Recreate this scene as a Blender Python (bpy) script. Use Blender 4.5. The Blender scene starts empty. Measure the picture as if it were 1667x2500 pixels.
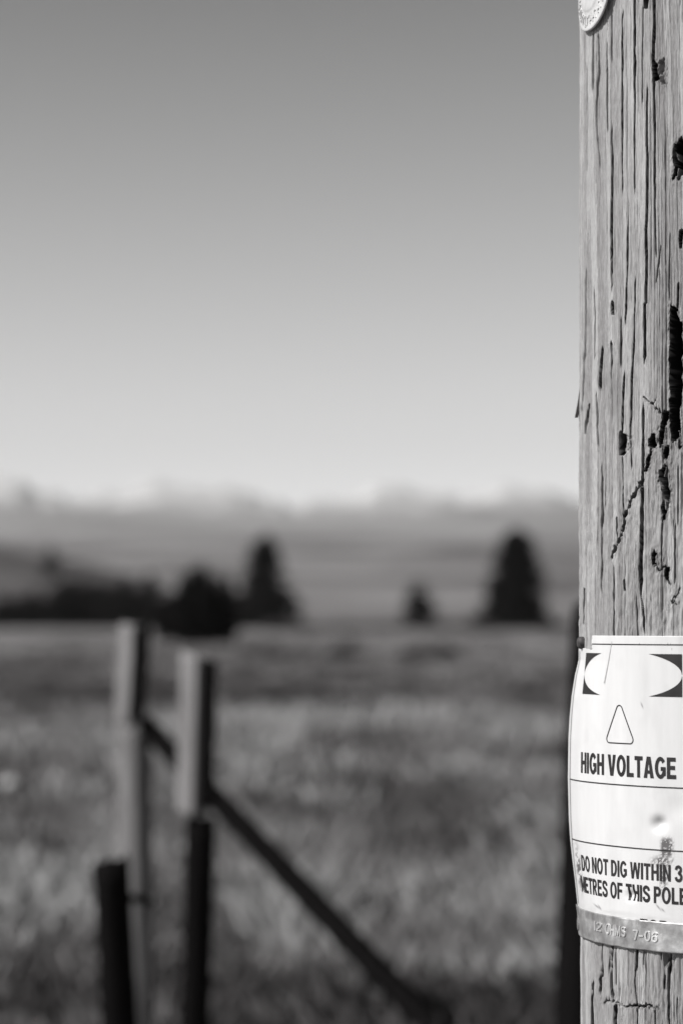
import bpy, bmesh, math, random
import numpy as np
from mathutils import Vector, Matrix

# ------------------------------------------------------------------ camera, sky, sun, exposure
scene = bpy.context.scene
COL = scene.collection
CAM_H = 1.6
LENS, SENS = 85.0, 36.0
FPX = 2500 * LENS / SENS                 # focal length in pixels of the 1667 x 2500 photograph
PITCH = math.atan(271 / FPX)             # horizon sits 271 px below the middle

cam_d = bpy.data.cameras.new('camera')
cam = bpy.data.objects.new('camera', cam_d)
COL.objects.link(cam)
cam.location = (0, 0, CAM_H)
cam.rotation_euler = (math.radians(90) + PITCH, 0, 0)
cam_d.sensor_fit = 'VERTICAL'
cam_d.sensor_height = SENS
cam_d.sensor_width = 24.0
cam_d.lens = LENS
cam_d.clip_start = 0.05
cam_d.clip_end = 60000
cam_d.dof.use_dof = True
cam_d.dof.focus_distance = 2.215
cam_d.dof.aperture_fstop = 3.8
cam_d.dof.aperture_blades = 0
scene.camera = cam

SUN_EL, SUN_AZ = math.radians(42), math.radians(67)      # azimuth: degrees left of "behind the camera"
sun_dir = Vector((-math.sin(SUN_AZ) * math.cos(SUN_EL), -math.cos(SUN_AZ) * math.cos(SUN_EL), math.sin(SUN_EL)))

world = bpy.data.worlds.new('World')
scene.world = world
world.use_nodes = True
wn, wl = world.node_tree.nodes, world.node_tree.links
bg = wn['Background']
sky = wn.new('ShaderNodeTexSky')
sky.sky_type = 'NISHITA'
sky.sun_disc = False
sky.sun_elevation = SUN_EL
sky.sun_rotation = math.atan2(sun_dir.x, sun_dir.y)
sky.altitude = 600
sky.air_density = 1.0
sky.dust_density = 0.6
sky.ozone_density = 1.0
sep = wn.new('ShaderNodeSeparateColor')        # black-and-white film behind a red filter
wl.new(sky.outputs[0], sep.inputs[0])
mr = wn.new('ShaderNodeMath'); mr.operation = 'MULTIPLY'; mr.inputs[1].default_value = 0.8
mg = wn.new('ShaderNodeMath'); mg.operation = 'MULTIPLY_ADD'; mg.inputs[1].default_value = 0.2
wl.new(sep.outputs[0], mr.inputs[0])
wl.new(sep.outputs[1], mg.inputs[0])
wl.new(mr.outputs[0], mg.inputs[2])
pw = wn.new('ShaderNodeMath'); pw.operation = 'MULTIPLY_ADD'      # contrast of the film
pw.inputs[1].default_value = 2.13; pw.inputs[2].default_value = -3.06
gn = wn.new('ShaderNodeMath'); gn.operation = 'MAXIMUM'; gn.inputs[1].default_value = 0.45
wl.new(mg.outputs[0], pw.inputs[0])
wl.new(pw.outputs[0], gn.inputs[0])
wl.new(gn.outputs[0], bg.inputs['Color'])
bg.inputs['Strength'].default_value = 0.1

sun_d = bpy.data.lights.new('sun', 'SUN')
sun_d.energy = 5.0
sun_d.angle = math.radians(0.53)
sun_d.color = (1.0, 0.985, 0.975)
sun = bpy.data.objects.new('sun', sun_d)
COL.objects.link(sun)
sun.rotation_euler = (-sun_dir).to_track_quat('-Z', 'Y').to_euler()

scene.view_settings.view_transform = 'Standard'
scene.view_settings.look = 'None'
scene.view_settings.exposure = 0.3
scene.view_settings.gamma = 1.0
scene.cycles.use_denoising = True
scene.cycles.volume_bounces = 0
scene.cycles.max_bounces = 6

# ------------------------------------------------------------------ helpers
CT, ST = math.cos(PITCH), math.sin(PITCH)


def at(px, py, Y):
    """world point seen at photograph pixel (px, py), Y metres ahead"""
    a, b = (px - 833.5) / FPX, -(py - 1250) / FPX
    dy, dz = CT - ST * b, ST + CT * b
    k = Y / dy
    return Vector((a * k, Y, CAM_H + dz * k))


def project(x, y, z):
    zz = z - CAM_H
    d = y * CT + zz * ST
    v = -y * ST + zz * CT
    return 833.5 + FPX * x / d, 1250 - FPX * v / d


def _hash(ix, iy, seed):
    n = (ix.astype(np.int64) * 374761393 + iy.astype(np.int64) * 668265263 + seed * 974634777) & 0xFFFFFFFF
    n = ((n ^ (n >> 13)) * 1274126177) & 0xFFFFFFFF
    n = n ^ (n >> 16)
    return (n & 0xFFFFFF) / float(0xFFFFFF)


def vnoise(x, y, seed=0):
    x = np.asarray(x, float); y = np.asarray(y, float)
    x, y = np.broadcast_arrays(x, y)
    ix, iy = np.floor(x), np.floor(y)
    fx, fy = x - ix, y - iy
    fx = fx * fx * (3 - 2 * fx); fy = fy * fy * (3 - 2 * fy)
    a = _hash(ix, iy, seed); b = _hash(ix + 1, iy, seed)
    c = _hash(ix, iy + 1, seed); d = _hash(ix + 1, iy + 1, seed)
    return (a + (b - a) * fx) * (1 - fy) + (c + (d - c) * fx) * fy


def fbm(x, y, seed=0, n=4):
    s, a, t = 0, 1.0, 0
    for k in range(n):
        s = s + a * vnoise(np.asarray(x) * 2 ** k, np.asarray(y) * 2 ** k, seed + k * 17)
        t += a
        a *= 0.5
    return s / t


def sstep(a, b, x):
    t = np.clip((x - a) / (b - a), 0, 1)
    return t * t * (3 - 2 * t)


def new_mesh(name, verts, faces, smooth=True):
    me = bpy.data.meshes.new(name)
    verts = np.asarray(verts, dtype=np.float32)
    if isinstance(faces, np.ndarray):
        nf, k = faces.shape
        me.vertices.add(len(verts)); me.vertices.foreach_set('co', verts.ravel())
        me.loops.add(nf * k); me.loops.foreach_set('vertex_index', faces.astype(np.int32).ravel())
        me.polygons.add(nf)
        me.polygons.foreach_set('loop_start', np.arange(0, nf * k, k, dtype=np.int32))
        me.polygons.foreach_set('loop_total', np.full(nf, k, dtype=np.int32))
        me.update(calc_edges=True)
    else:
        me.from_pydata([tuple(v) for v in verts], [], faces)
    me.validate()
    if smooth:
        me.polygons.foreach_set('use_smooth', np.ones(len(me.polygons), dtype=bool))
    me.update()
    return me


def obj(name, me, mat=None, parent=None):
    o = bpy.data.objects.new(name, me)
    COL.objects.link(o)
    if mat is not None:
        me.materials.append(mat)
    if parent is not None:
        o.parent = parent
    return o


def tag(o, label, cat=None, group=None, kind=None):
    if label: o['label'] = label
    if cat: o['category'] = cat
    if group: o['group'] = group
    if kind: o['kind'] = kind
    return o


def empty(name, loc=(0, 0, 0)):
    o = bpy.data.objects.new(name, None)
    COL.objects.link(o)
    o.location = loc
    o.empty_display_size = 0.1
    return o


def attach(o, parent):
    """parent while keeping world-space mesh coordinates"""
    o.parent = parent
    o.matrix_parent_inverse = Matrix.Translation(parent.location).inverted()
    return o


def fattr(me, name, values):
    a = me.attributes.new(name, 'FLOAT', 'POINT')
    a.data.foreach_set('value', np.asarray(values, dtype=np.float32).ravel())


def set_uv(me, uv):
    layer = me.uv_layers.new(name='UVMap')
    li = np.zeros(len(me.loops), dtype=np.int32)
    me.loops.foreach_get('vertex_index', li)
    layer.data.foreach_set('uv', np.asarray(uv, dtype=np.float32)[li].ravel())


def grid_faces(nr, nc):
    r, c = np.meshgrid(np.arange(nr - 1), np.arange(nc - 1), indexing='ij')
    a = (r * nc + c).ravel()
    return np.stack([a, a + 1, a + nc + 1, a + nc], 1)


class NT:
    def __init__(self, name):
        self.m = bpy.data.materials.new(name)
        self.m.use_nodes = True
        self.t = self.m.node_tree
        self.n, self.l = self.t.nodes, self.t.links
        self.b = self.n['Principled BSDF']

    def node(self, typ, **kw):
        nd = self.n.new(typ)
        for k, v in kw.items():
            setattr(nd, k, v)
        return nd

    def link(self, a, b):
        self.l.new(a, b)

    def noise(self, vec, scale, detail=4, rough=0.55, dist=0.0):
        nd = self.node('ShaderNodeTexNoise')
        nd.inputs['Scale'].default_value = scale
        nd.inputs['Detail'].default_value = detail
        nd.inputs['Roughness'].default_value = rough
        nd.inputs['Distortion'].default_value = dist
        if vec is not None:
            self.link(vec, nd.inputs['Vector'])
        return nd.outputs['Fac']

    def mapping(self, vec, scale, loc=(0, 0, 0)):
        nd = self.node('ShaderNodeMapping')
        nd.inputs['Scale'].default_value = scale
        nd.inputs['Location'].default_value = loc
        self.link(vec, nd.inputs['Vector'])
        return nd.outputs[0]

    def ramp(self, fac, stops):
        nd = self.node('ShaderNodeValToRGB')
        el = nd.color_ramp.elements
        while len(el) < len(stops):
            el.new(0.5)
        for e, (p, c) in zip(el, stops):
            e.position = p
            e.color = (*(c if isinstance(c, tuple) else gray(c)), 1)
        self.link(fac, nd.inputs[0])
        return nd.outputs[0]

    def mix(self, fac, a, b, blend='MIX'):
        nd = self.node('ShaderNodeMix', data_type='RGBA', blend_type=blend)
        for s, v in ((0, fac), (6, a), (7, b)):
            if isinstance(v, (int, float)):
                if s == 0: nd.inputs[0].default_value = v
                else: nd.inputs[s].default_value = (*gray(v), 1)
            else:
                self.link(v, nd.inputs[s])
        return nd.outputs[2]

    def bump(self, h, strength, dist):
        nd = self.node('ShaderNodeBump')
        nd.inputs['Strength'].default_value = strength
        nd.inputs['Distance'].default_value = dist
        self.link(h, nd.inputs['Height'])
        self.link(nd.outputs[0], self.b.inputs['Normal'])

    def attr(self, name):
        return self.node('ShaderNodeAttribute', attribute_name=name).outputs['Fac']

    def coord(self, which='Object'):
        return self.node('ShaderNodeTexCoord').outputs[which]

    def color(self, c):
        if isinstance(c, (int, float)):
            self.b.inputs['Base Color'].default_value = (*gray(c), 1)
        else:
            self.link(c, self.b.inputs['Base Color'])

    def rough(self, r, spec=0.3, metal=0.0):
        self.b.inputs['Roughness'].default_value = r
        self.b.inputs['Specular IOR Level'].default_value = spec
        self.b.inputs['Metallic'].default_value = metal


def gray(v):
    """film-toned grey: the darks of the print are a touch warm"""
    w = 0.05 * max(0.0, 1 - v / 0.3)
    return (v * (1 + w), v * (1 - 0.2 * w), v)


def plain(name, c, r=0.8, spec=0.2, metal=0.0, nscale=None, amp=0.3):
    t = NT(name)
    if nscale:
        f = t.noise(t.coord(), nscale, 5)
        t.color(t.ramp(f, [(0.3, c * (1 - amp)), (0.7, c * (1 + amp))]))
    else:
        t.color(c)
    t.rough(r, spec, metal)
    return t.m


# ------------------------------------------------------------------ materials
def wood_material():
    t = NT('weathered_pole_wood')
    uv = t.coord('UV')
    streak = t.noise(t.mapping(uv, (700, 7, 1)), 1.0, 5, 0.65)
    broad = t.noise(t.mapping(uv, (40, 4, 1)), 1.0, 4, 0.6)
    fine = t.noise(t.mapping(uv, (1500, 60, 1)), 1.0, 3, 0.6)
    speck = t.noise(t.mapping(uv, (520, 55, 1)), 1.0, 4, 0.6)
    c = t.ramp(streak, [(0.3, 0.165), (0.5, 0.265), (0.72, 0.37)])
    c = t.mix(0.5, c, t.ramp(broad, [(0.3, 0.12), (0.5, 0.25), (0.7, 0.4)]))
    grit = t.noise(t.mapping(uv, (900, 260, 1)), 1.0, 3, 0.6)
    c = t.mix(0.3, c, t.ramp(grit, [(0.36, 0.12), (0.5, 0.26), (0.64, 0.48)]))
    c = t.mix(0.4, c, t.ramp(speck, [(0.38, 0.14), (0.5, 0.26), (0.62, 0.46)]))
    c = t.mix(0.45, c, t.ramp(t.attr('tone'), [(0.2, 0.15), (0.5, 0.26), (0.8, 0.42)]))
    c = t.mix(t.attr('dirt'), c, 0.10)
    c = t.mix(t.attr('recess_shade'), c, 0.010)      # painted shade: near-black inside the deep cracks and holes
    t.color(c)
    t.rough(0.85, 0.15)
    h = t.node('ShaderNodeMath', operation='MULTIPLY_ADD')
    t.link(streak, h.inputs[0]); h.inputs[1].default_value = 0.7
    t.link(fine, h.inputs[2])
    t.bump(h.outputs[0], 1.0, 0.0010)
    return t.m


def fence_wood(name, lo, hi, r=0.85, spec=0.15):
    t = NT(name)
    o = t.coord('Object')
    s = t.noise(t.mapping(o, (60, 60, 3)), 1.0, 5, 0.6)
    t.color(t.ramp(s, [(0.3, lo), (0.7, hi)]))
    t.rough(r, spec)
    t.bump(s, 0.6, 0.004)
    return t.m


def attr_ramp(name, stops, r=0.9, spec=0.1, attr='shade', translucent=0.0):
    t = NT(name)
    t.color(t.ramp(t.attr(attr), stops))
    t.rough(r, spec)
    return t.m


M_POLE = wood_material()
M_POST = fence_wood('weathered_fence_wood', 0.10, 0.22)
M_DARK = fence_wood('dark_and_shaded_wood', 0.004, 0.008, 1.0, 0.0)  # near-black; on most posts it puts their shadow into the colour
M_MOTTLED = fence_wood('mottled_grey_wood', 0.07, 0.24)
M_BRACE = fence_wood('dark_brace_wood', 0.006, 0.012, 1.0, 0.0)


# ------------------------------------------------------------------ the ground and far land
def ground_z(x, y):
    x = np.asarray(x, float); y = np.asarray(y, float)
    rise = np.interp(y, [-2000, 40, 60, 100, 150, 200, 250, 400, 700], [0, 0, 0.03, 0.25, 0.5, 0.7, 0.86, 0.9, 0])
    near = 1 - sstep(30, 120, np.abs(y))
    return rise + near * 0.06 * (fbm(x * 0.5, y * 0.5, 3, 3) - 0.5)


def ground_material():
    t = NT('dry_pasture')
    o = t.coord('Object')
    a = t.noise(t.mapping(o, (0.9, 0.45, 1)), 1.0, 6, 0.65)
    b = t.noise(t.mapping(o, (0.05, 0.02, 1)), 1.0, 5, 0.6)
    c = t.ramp(a, [(0.32, 0.08), (0.5, 0.14), (0.68, 0.22)])
    c = t.mix(0.55, c, t.ramp(b, [(0.35, 0.09), (0.5, 0.14), (0.66, 0.22)]))
    t.color(c)
    t.rough(0.95, 0.05)
    t.bump(a, 0.7, 0.05)
    return t.m


def make_ground():
    ys = np.concatenate([np.linspace(-1400, -20, 24), np.arange(-18, 60, 0.5), np.geomspace(60, 1000, 60), np.linspace(1200, 15000, 20)])
    xs = np.concatenate([-np.geomspace(8500, 16, 24), np.arange(-14, 14.1, 0.5), np.geomspace(16, 8500, 24)])
    X, Y = np.meshgrid(xs, ys)
    Z = ground_z(X, Y)
    me = new_mesh('ground', np.stack([X, Y, Z], -1).reshape(-1, 3), grid_faces(len(ys), len(xs)))
    o = obj('ground', me, ground_material())
    o['kind'] = 'structure'


make_ground()


def far_land():
    # foothills: rolling pasture and dark woodland climbing towards the mountains
    ds = np.geomspace(330, 8600, 110)
    ang = np.linspace(-0.62, 0.62, 400)
    py = np.interp(np.log(ds), np.log([330, 500, 900, 1800, 3500, 6000, 8600]), [1530, 1514, 1478, 1425, 1350, 1292, 1245])
    A, D = np.meshgrid(ang, ds)
    PY = np.repeat(py[:, None], len(ang), 1)
    amp = np.interp(D, [330, 600, 2000, 8600], [0, 3, 14, 18])
    PX = 833.5 + A * FPX
    PY = PY - amp * 2 * (fbm(PX / 420, np.log(D) * 2.3, 5, 4) - 0.5)
    PY = PY + np.where(PX < 520, -14 * sstep(520, 150, PX) * sstep(3000, 8000, D), 0)
    X = A * D
    Z = CAM_H + D * (1521 - PY) / FPX
    Z[0] = -2
    me = new_mesh('foothills', np.stack([X, D, Z], -1).reshape(-1, 3), grid_faces(len(ds), len(ang)))
    t = NT('foothill_land')
    o = t.coord('Object')
    a = t.noise(t.mapping(o, (0.0028, 0.0012, 0)), 1.0, 5, 0.6, 0.4)
    b = t.noise(t.mapping(o, (0.0009, 0.0005, 0)), 1.0, 4, 0.55)
    c = t.ramp(a, [(0.40, 0.06), (0.48, 0.11), (0.56, 0.18), (0.7, 0.25)])
    dd = t.node('ShaderNodeSeparateXYZ'); t.link(o, dd.inputs[0])
    rng = t.node('ShaderNodeMapRange'); rng.inputs[1].default_value = 3500; rng.inputs[2].default_value = 6500
    t.link(dd.outputs[1], rng.inputs[0])
    wood = t.ramp(b, [(0.42, 0.15), (0.62, 0.28)])
    t.color(t.mix(rng.outputs[0], c, wood))
    t.rough(1.0, 0.0)
    f = obj('foothills', me, t.m); f['kind'] = 'structure'

    # wooded rise on the left
    ds = np.geomspace(420, 1500, 40)
    pxs = np.linspace(-2600, 640, 180)
    P, D = np.meshgrid(pxs, ds)
    top = np.interp(P, [-2600, -2000, -1400, -700, -300, 0, 150, 300, 420, 520, 640], [1528, 1470, 1370, 1330, 1318, 1335, 1362, 1398, 1440, 1488, 1524])
    f = sstep(420, 1250, D)
    PY = 1532 + (top - 1532) * f - 8 * (fbm(P / 60, np.log(D) * 9, 9, 3) - 0.5) * f
    X = (P - 833.5) / FPX * D
    Z = CAM_H + D * (1521 - PY) / FPX
    me = new_mesh('wooded_rise', np.stack([X, D, Z], -1).reshape(-1, 3), grid_faces(len(ds), len(pxs)))
    t = NT('brush_cover')
    o = t.coord('Object')
    a = t.noise(t.mapping(o, (0.03, 0.015, 0)), 1.0, 5, 0.6)
    t.color(t.ramp(a, [(0.35, 0.035), (0.5, 0.065), (0.68, 0.11)]))
    t.rough(1.0, 0.0)
    h = obj('hill', me, t.m); h['kind'] = 'structure'

    # mountains with snow
    prof_x = [-2100, -1800, -1500, -900, -500, -200, -60, 0, 60, 110, 200, 270, 340, 390, 430, 480, 540, 600, 650, 720, 800, 850, 900, 940, 1000, 1060, 1120, 1190, 1230, 1290, 1340, 1410, 1500, 1700, 1900, 2300, 2700, 3200, 3500, 3800]
    prof_y = [1190, 1170, 1200, 1170, 1190, 1160, 1150, 1160, 1182, 1204, 1206, 1200, 1182, 1166, 1176, 1196, 1190, 1196, 1214, 1228, 1224, 1206, 1186, 1192, 1196, 1212, 1206, 1180, 1182, 1196, 1200, 1224, 1210, 1180, 1210, 1165, 1200, 1180, 1200, 1180]
    pxs = np.linspace(-2100, 3800, 560)
    rows = np.linspace(0, 1, 44)
    P, V = np.meshgrid(pxs, rows)
    top = np.interp(P, prof_x, prof_y) + 40 * (fbm(P / 42, P * 0, 21, 3) - 0.5)
    D = 8700 + 3300 * V
    ridge = 1 - np.abs(2 * fbm(P / 85 + V * 1.5, V * 3, 31, 4) - 1)
    PY = 1300 + (top - 1300) * V ** 0.85 - 22 * (ridge - 0.6) * np.sin(np.pi * V)
    X = (P - 833.5) / FPX * D
    Z = CAM_H + D * (1521 - PY) / FPX
    # back slope so the range is a solid body
    Xb, Db, Zb = X[-1] * 1.12, np.full(X.shape[1], 13600.0), np.full(X.shape[1], -1.0)
    Xf, Df, Zf = X[0], np.full(X.shape[1], 8600.0), np.full(X.shape[1], -1.0)
    X = np.vstack([Xf, X, Xb]); D = np.vstack([Df, D, Db]); Z = np.vstack([Zf, Z, Zb])
    me = new_mesh('mountains', np.stack([X, D, Z], -1).reshape(-1, 3), grid_faces(X.shape[0], X.shape[1]))
    t = NT('snowy_rock')
    o = t.coord('Object')
    n = t.noise(t.mapping(o, (0.0045, 0.002, 0.006)), 1.0, 6, 0.65)
    sxyz = t.node('ShaderNodeSeparateXYZ'); t.link(o, sxyz.inputs[0])
    rng = t.node('ShaderNodeMapRange'); rng.inputs[1].default_value = 470; rng.inputs[2].default_value = 720
    rng.inputs[3].default_value = -0.16; rng.inputs[4].default_value = 0.12
    t.link(sxyz.outputs[2], rng.inputs[0])
    add = t.node('ShaderNodeMath', operation='ADD')
    t.link(n, add.inputs[0]); t.link(rng.outputs[0], add.inputs[1])
    t.color(t.ramp(add.outputs[0], [(0.0, 0.08), (0.42, 0.32), (0.54, 0.55), (0.9, 0.6)]))
    t.rough(1.0, 0.0)
    m = obj('mountains', me, t.m); m['kind'] = 'structure'


far_land()

# ------------------------------------------------------------------ trees and shrubs
rng = np.random.default_rng(7)


def leaf_mesh(name, centers, normals, sizes, elong=2.2, droop=None):
    """one small four-sided leaf/needle-spray per centre"""
    n = len(centers)
    nrm = normals / (np.linalg.norm(normals, axis=1, keepdims=True) + 1e-9)
    rnd = rng.normal(size=(n, 3))
    a = np.cross(nrm, rnd); a /= np.linalg.norm(a, axis=1, keepdims=True) + 1e-9
    b = np.cross(nrm, a)
    s = sizes[:, None]
    v = np.stack([centers - a * s * elong * 0.5, centers + b * s * 0.5, centers + a * s * elong * 0.5, centers - b * s * 0.5], 1).reshape(-1, 3)
    f = np.arange(n * 4).reshape(n, 4)
    return new_mesh(name, v, f, smooth=False)


def tube(points, radii, seg=8, seed=0, wob=0.0):
    """closed tapered tube through points"""
    pts = [Vector(p) for p in points]
    vs, fs = [], []
    for i, p in enumerate(pts):
        d = (pts[min(i + 1, len(pts) - 1)] - pts[max(i - 1, 0)]).normalized()
        u = d.cross(Vector((0.31, 0.95, 0.07))).normalized()
        w = d.cross(u)
        for k in range(seg):
            a = 2 * math.pi * k / seg
            r = radii[i] * (1 + wob * (float(vnoise(k * 0.9, i * 0.35, seed)) - 0.5))
            vs.append(p + (u * math.cos(a) + w * math.sin(a)) * r)
    for i in range(len(pts) - 1):
        for k in range(seg):
            k2 = (k + 1) % seg
            fs.append((i * seg + k, i * seg + k2, (i + 1) * seg + k2, (i + 1) * seg + k))
    fs.append(tuple(range(seg))[::-1])
    fs.append(tuple(range((len(pts) - 1) * seg, len(pts) * seg)))
    return vs, fs


M_NEEDLE = plain('spruce_needles', 0.008, 0.95, 0.0, 0, 3.0, 0.5)
M_LEAF = plain('willow_leaves', 0.009, 0.95, 0.0, 0, 2.0, 0.5)
M_SCRUB = plain('low_scrub_leaves', 0.05, 0.9, 0.05, 0, 2.0, 0.4)
M_BARK = fence_wood('dark_bark', 0.03, 0.06)


def spruce(px, base_py, top_py, wpx, Y, label, prof=None, mat=M_NEEDLE, n=7000, group='spruces across the pasture'):
    base = at(px, base_py, Y)
    k = Y / FPX
    H = (base_py - top_py) * k
    if Y < 400:                                  # stands on the pasture
        gz = float(ground_z(base.x, Y)) - 0.1
        H += base.z - gz
        base.z = gz
    W = wpx * k / 2 * 1.3
    root = empty('spruce_tree', (base.x, Y, base.z))
    vs, fs = tube([(0, 0, -0.6), (0.02, 0, H * 0.35), (0, 0.02, H * 0.72), (0, 0, H * 0.985)], [0.028 * H, 0.02 * H, 0.01 * H, 0.003 * H], 8)
    obj('trunk', new_mesh('trunk', vs, fs), M_BARK, root)
    prof = prof or [(0, 0.9), (0.08, 1.0), (0.3, 0.93), (0.55, 0.8), (0.8, 0.6), (0.92, 0.42), (1.0, 0.16)]
    pz, pr = zip(*prof)
    # whorls of drooping branches with sprays along them
    C, N, S = [], [], []
    nb = max(60, n // 48)
    for i in range(nb):
        t = (rng.random() ** 1.25) * 0.985
        a = rng.random() * 2 * math.pi
        L = W * np.interp(t, pz, pr) * (0.62 + 0.5 * rng.random())
        L *= 0.7 + 0.6 * float(vnoise(t * 8, a * 1.4, int(px)))
        m = 48
        q = rng.random(m) ** 0.7
        rad = L * q
        zz = H * (0.03 + 0.97 * t) - 0.22 * L * q ** 1.5 + rng.normal(size=m) * 0.035 * H * (1 - t * 0.7) * 0.5
        side = rng.normal(size=m) * 0.16 * L * (0.3 + q)
        C.append(np.stack([np.cos(a) * rad - np.sin(a) * side, np.sin(a) * rad + np.cos(a) * side, np.maximum(zz, 0.05)], 1))
        N.append(np.tile([[np.cos(a) * 0.4, np.sin(a) * 0.4, 1.0]], (m, 1)) + rng.normal(size=(m, 3)) * 0.5)
        S.append(np.full(m, 0.036 * H * (1.1 - 0.4 * t)) * (0.6 + 0.8 * rng.random(m)))
    obj('crown', leaf_mesh('crown', np.vstack(C), np.vstack(N), np.hstack(S), 2.4), mat, root)
    return tag(root, label, 'tree', group)


spruce(1260, 1548, 1288, 140, 255, 'tall dark spruce nearest the utility pole, tallest on the plain', n=13000)
spruce(648, 1526, 1306, 164, 285, 'dark spruce with narrow top and broad skirt left of centre',
       [(0, 0.9), (0.1, 1.0), (0.35, 0.85), (0.5, 0.58), (0.65, 0.44), (0.85, 0.36), (0.95, 0.24), (1.0, 0.06)], n=13000)
spruce(1022, 1530, 1414, 82, 300, 'small young dark spruce standing alone between the two taller ones', n=6000)
spruce(124, 1412, 1335, 46, 900, 'faint far spruce on the hillside at the left edge', n=3500, group=None)
spruce(368, 1530, 1398, 62, 300, 'short dark spruce behind the leaning fence post', n=6000)


def bush(name, base, dims, n, leaf, mat, label, cat='bush', group=None, lobes=7, stems=True, seed=0):
    r = np.random.default_rng(seed)
    root = empty(name, base)
    w, d, h = dims
    C, N = [], []
    for i in range(lobes):
        cx, cy = r.uniform(-0.36, 0.36) * w, r.uniform(-0.3, 0.3) * d
        hh = h * 1.3 * r.uniform(0.72, 1.0) * (1 - 0.5 * (abs(cx) / (0.5 * w)) ** 2)
        m = n // lobes
        u = r.normal(size=(m, 3)); u /= np.linalg.norm(u, axis=1, keepdims=True)
        rr = r.random(m)[:, None] ** 0.45
        rad = np.array([w * r.uniform(0.16, 0.26), d * r.uniform(0.18, 0.28), hh * 0.5])
        p = u * rr * rad + np.array([cx, cy, hh * 0.5])
        p[:, 2] = np.abs(p[:, 2] - 0.12 * hh)
        C.append(p); N.append(u + r.normal(size=(m, 3)) * 0.6)
    C = np.vstack(C)
    obj('foliage', leaf_mesh('foliage', C, np.vstack(N), leaf * (0.6 + 0.8 * r.random(len(C))), 1.8), mat, root)
    if stems:
        vs, fs = [], []
        for i in range(6):
            a = r.uniform(0, 6.28)
            tx, ty = math.cos(a) * w * 0.22, math.sin(a) * d * 0.22
            v, f = tube([(tx * 0.1, ty * 0.1, -0.15), (tx * 0.5, ty * 0.5, h * 0.35), (tx, ty, h * 0.75)], [0.02 * h, 0.014 * h, 0.005 * h], 6)
            o = len(vs)
            vs += v; fs += [tuple(q + o for q in ff) for ff in f]
        obj('stems', new_mesh('stems', vs, fs), M_BARK, root)
    return tag(root, label, cat, group)


def bush_px(name, px, base_py, top_py, wpx, Y, n, mat, label, group=None, seed=0, **kw):
    b = at(px, base_py, Y)
    k = Y / FPX
    h = (base_py - top_py) * k
    gz = float(ground_z(b.x, Y)) - 0.05
    h += b.z - gz
    b.z = gz
    return bush(name, (b.x, Y, b.z), (wpx * k, wpx * k * 0.8, h), n, 0.055 * h + 0.04, mat, label, 'bush', group, seed=seed, **kw)


bush_px('willow_bush', 476, 1590, 1384, 100, 132, 5000, M_LEAF, 'big dark willow bush behind the two tall fence posts', seed=3)
bush_px('willow_bush', 532, 1586, 1392, 84, 136, 4000, M_LEAF, 'dark willow bush just left of the skirted spruce', seed=4)
bush_px('willow_bush', 408, 1572, 1440, 74, 146, 3000, M_LEAF, 'lower dark willow bush between the leaning post and the big bush', seed=5)
hedge = [(-60, 150), (10, 130), (70, 120), (130, 116), (190, 124), (245, 118), (300, 112), (335, 80)]
TH = ['low thicket bush cut off by the left picture edge', 'low thicket bush second from the left edge, below the faint far spruce',
      'thicket bush third from the left edge', 'thicket bush fourth from the left edge', 'tallest bush of the dark thicket on the left',
      'thicket bush just right of the tallest thicket bush', 'thicket bush left of the farthest fence post top', 'thicket bush at the right end, behind the farthest fence post']
for i, (px, w) in enumerate(hedge):
    top = [1474, 1462, 1436, 1420, 1402, 1424, 1412, 1440][i]
    bush_px('thicket_bush', px, 1530, top, w * 1.25, 310 + 9 * (i % 3), 2600, M_LEAF,
            TH[i], 'thicket along the hill foot', seed=20 + i)

scrub = [(640, 1594, 1574, 92, 106), (838, 1612, 1580, 64, 96), (1012, 1612, 1586, 74, 95), (1086, 1614, 1588, 58, 95), (720, 1601, 1588, 60, 100),
         (690, 1730, 1700, 90, 47), (800, 1732, 1706, 100, 47), (872, 1734, 1708, 80, 46), (600, 1728, 1702, 70, 47.5), (1295, 1716, 1694, 90, 51),
         (1080, 1534, 1514, 100, 240), (820, 1532, 1516, 170, 240), (702, 1530, 1508, 110, 235), (935, 1533, 1518, 90, 236), (1165, 1538, 1518, 80, 232), (1372, 1540, 1524, 90, 228)]
slab = ['flat dark scrub patch just under the skirted spruce', 'round dark scrub clump in mid pasture below the gap between spruces',
        'dark scrub clump below the small young spruce, left of two', 'dark scrub clump below the small young spruce, right of two',
        'thin scrub tuft between the flat patch and the round clump',
        'dark scrub in the furrow row, second from its left end', 'dark scrub in the furrow row, third from its left end',
        'dark scrub at the right end of the furrow row', 'dark scrub at the left end of the furrow row by the post',
        'dark scrub clump beside the edge of the utility pole', 'low dark scrub at the foot of the small young spruce',
        'long low scrub line between the skirted spruce and the small spruce',
        'low scrub at the right foot of the skirted spruce', 'low scrub just left of the small young spruce',
        'low scrub just left of the tallest spruce', 'low scrub between the tallest spruce and the utility pole']
for i, (px, b, tpy, w, Y) in enumerate(scrub):
    p = at(px, b, Y)
    k = Y / FPX
    bush('scrub_clump', (p.x, Y, float(ground_z(p.x, Y)) - 0.03), (w * k * 1.3, w * k, (b - tpy) * k * 1.2), 1300, 0.07 * (b - tpy) * k + 0.03 + 0.0006 * Y, M_SCRUB, slab[i], 'shrub', 'scrub in the pasture', seed=60 + i, lobes=9, stems=False)


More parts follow.
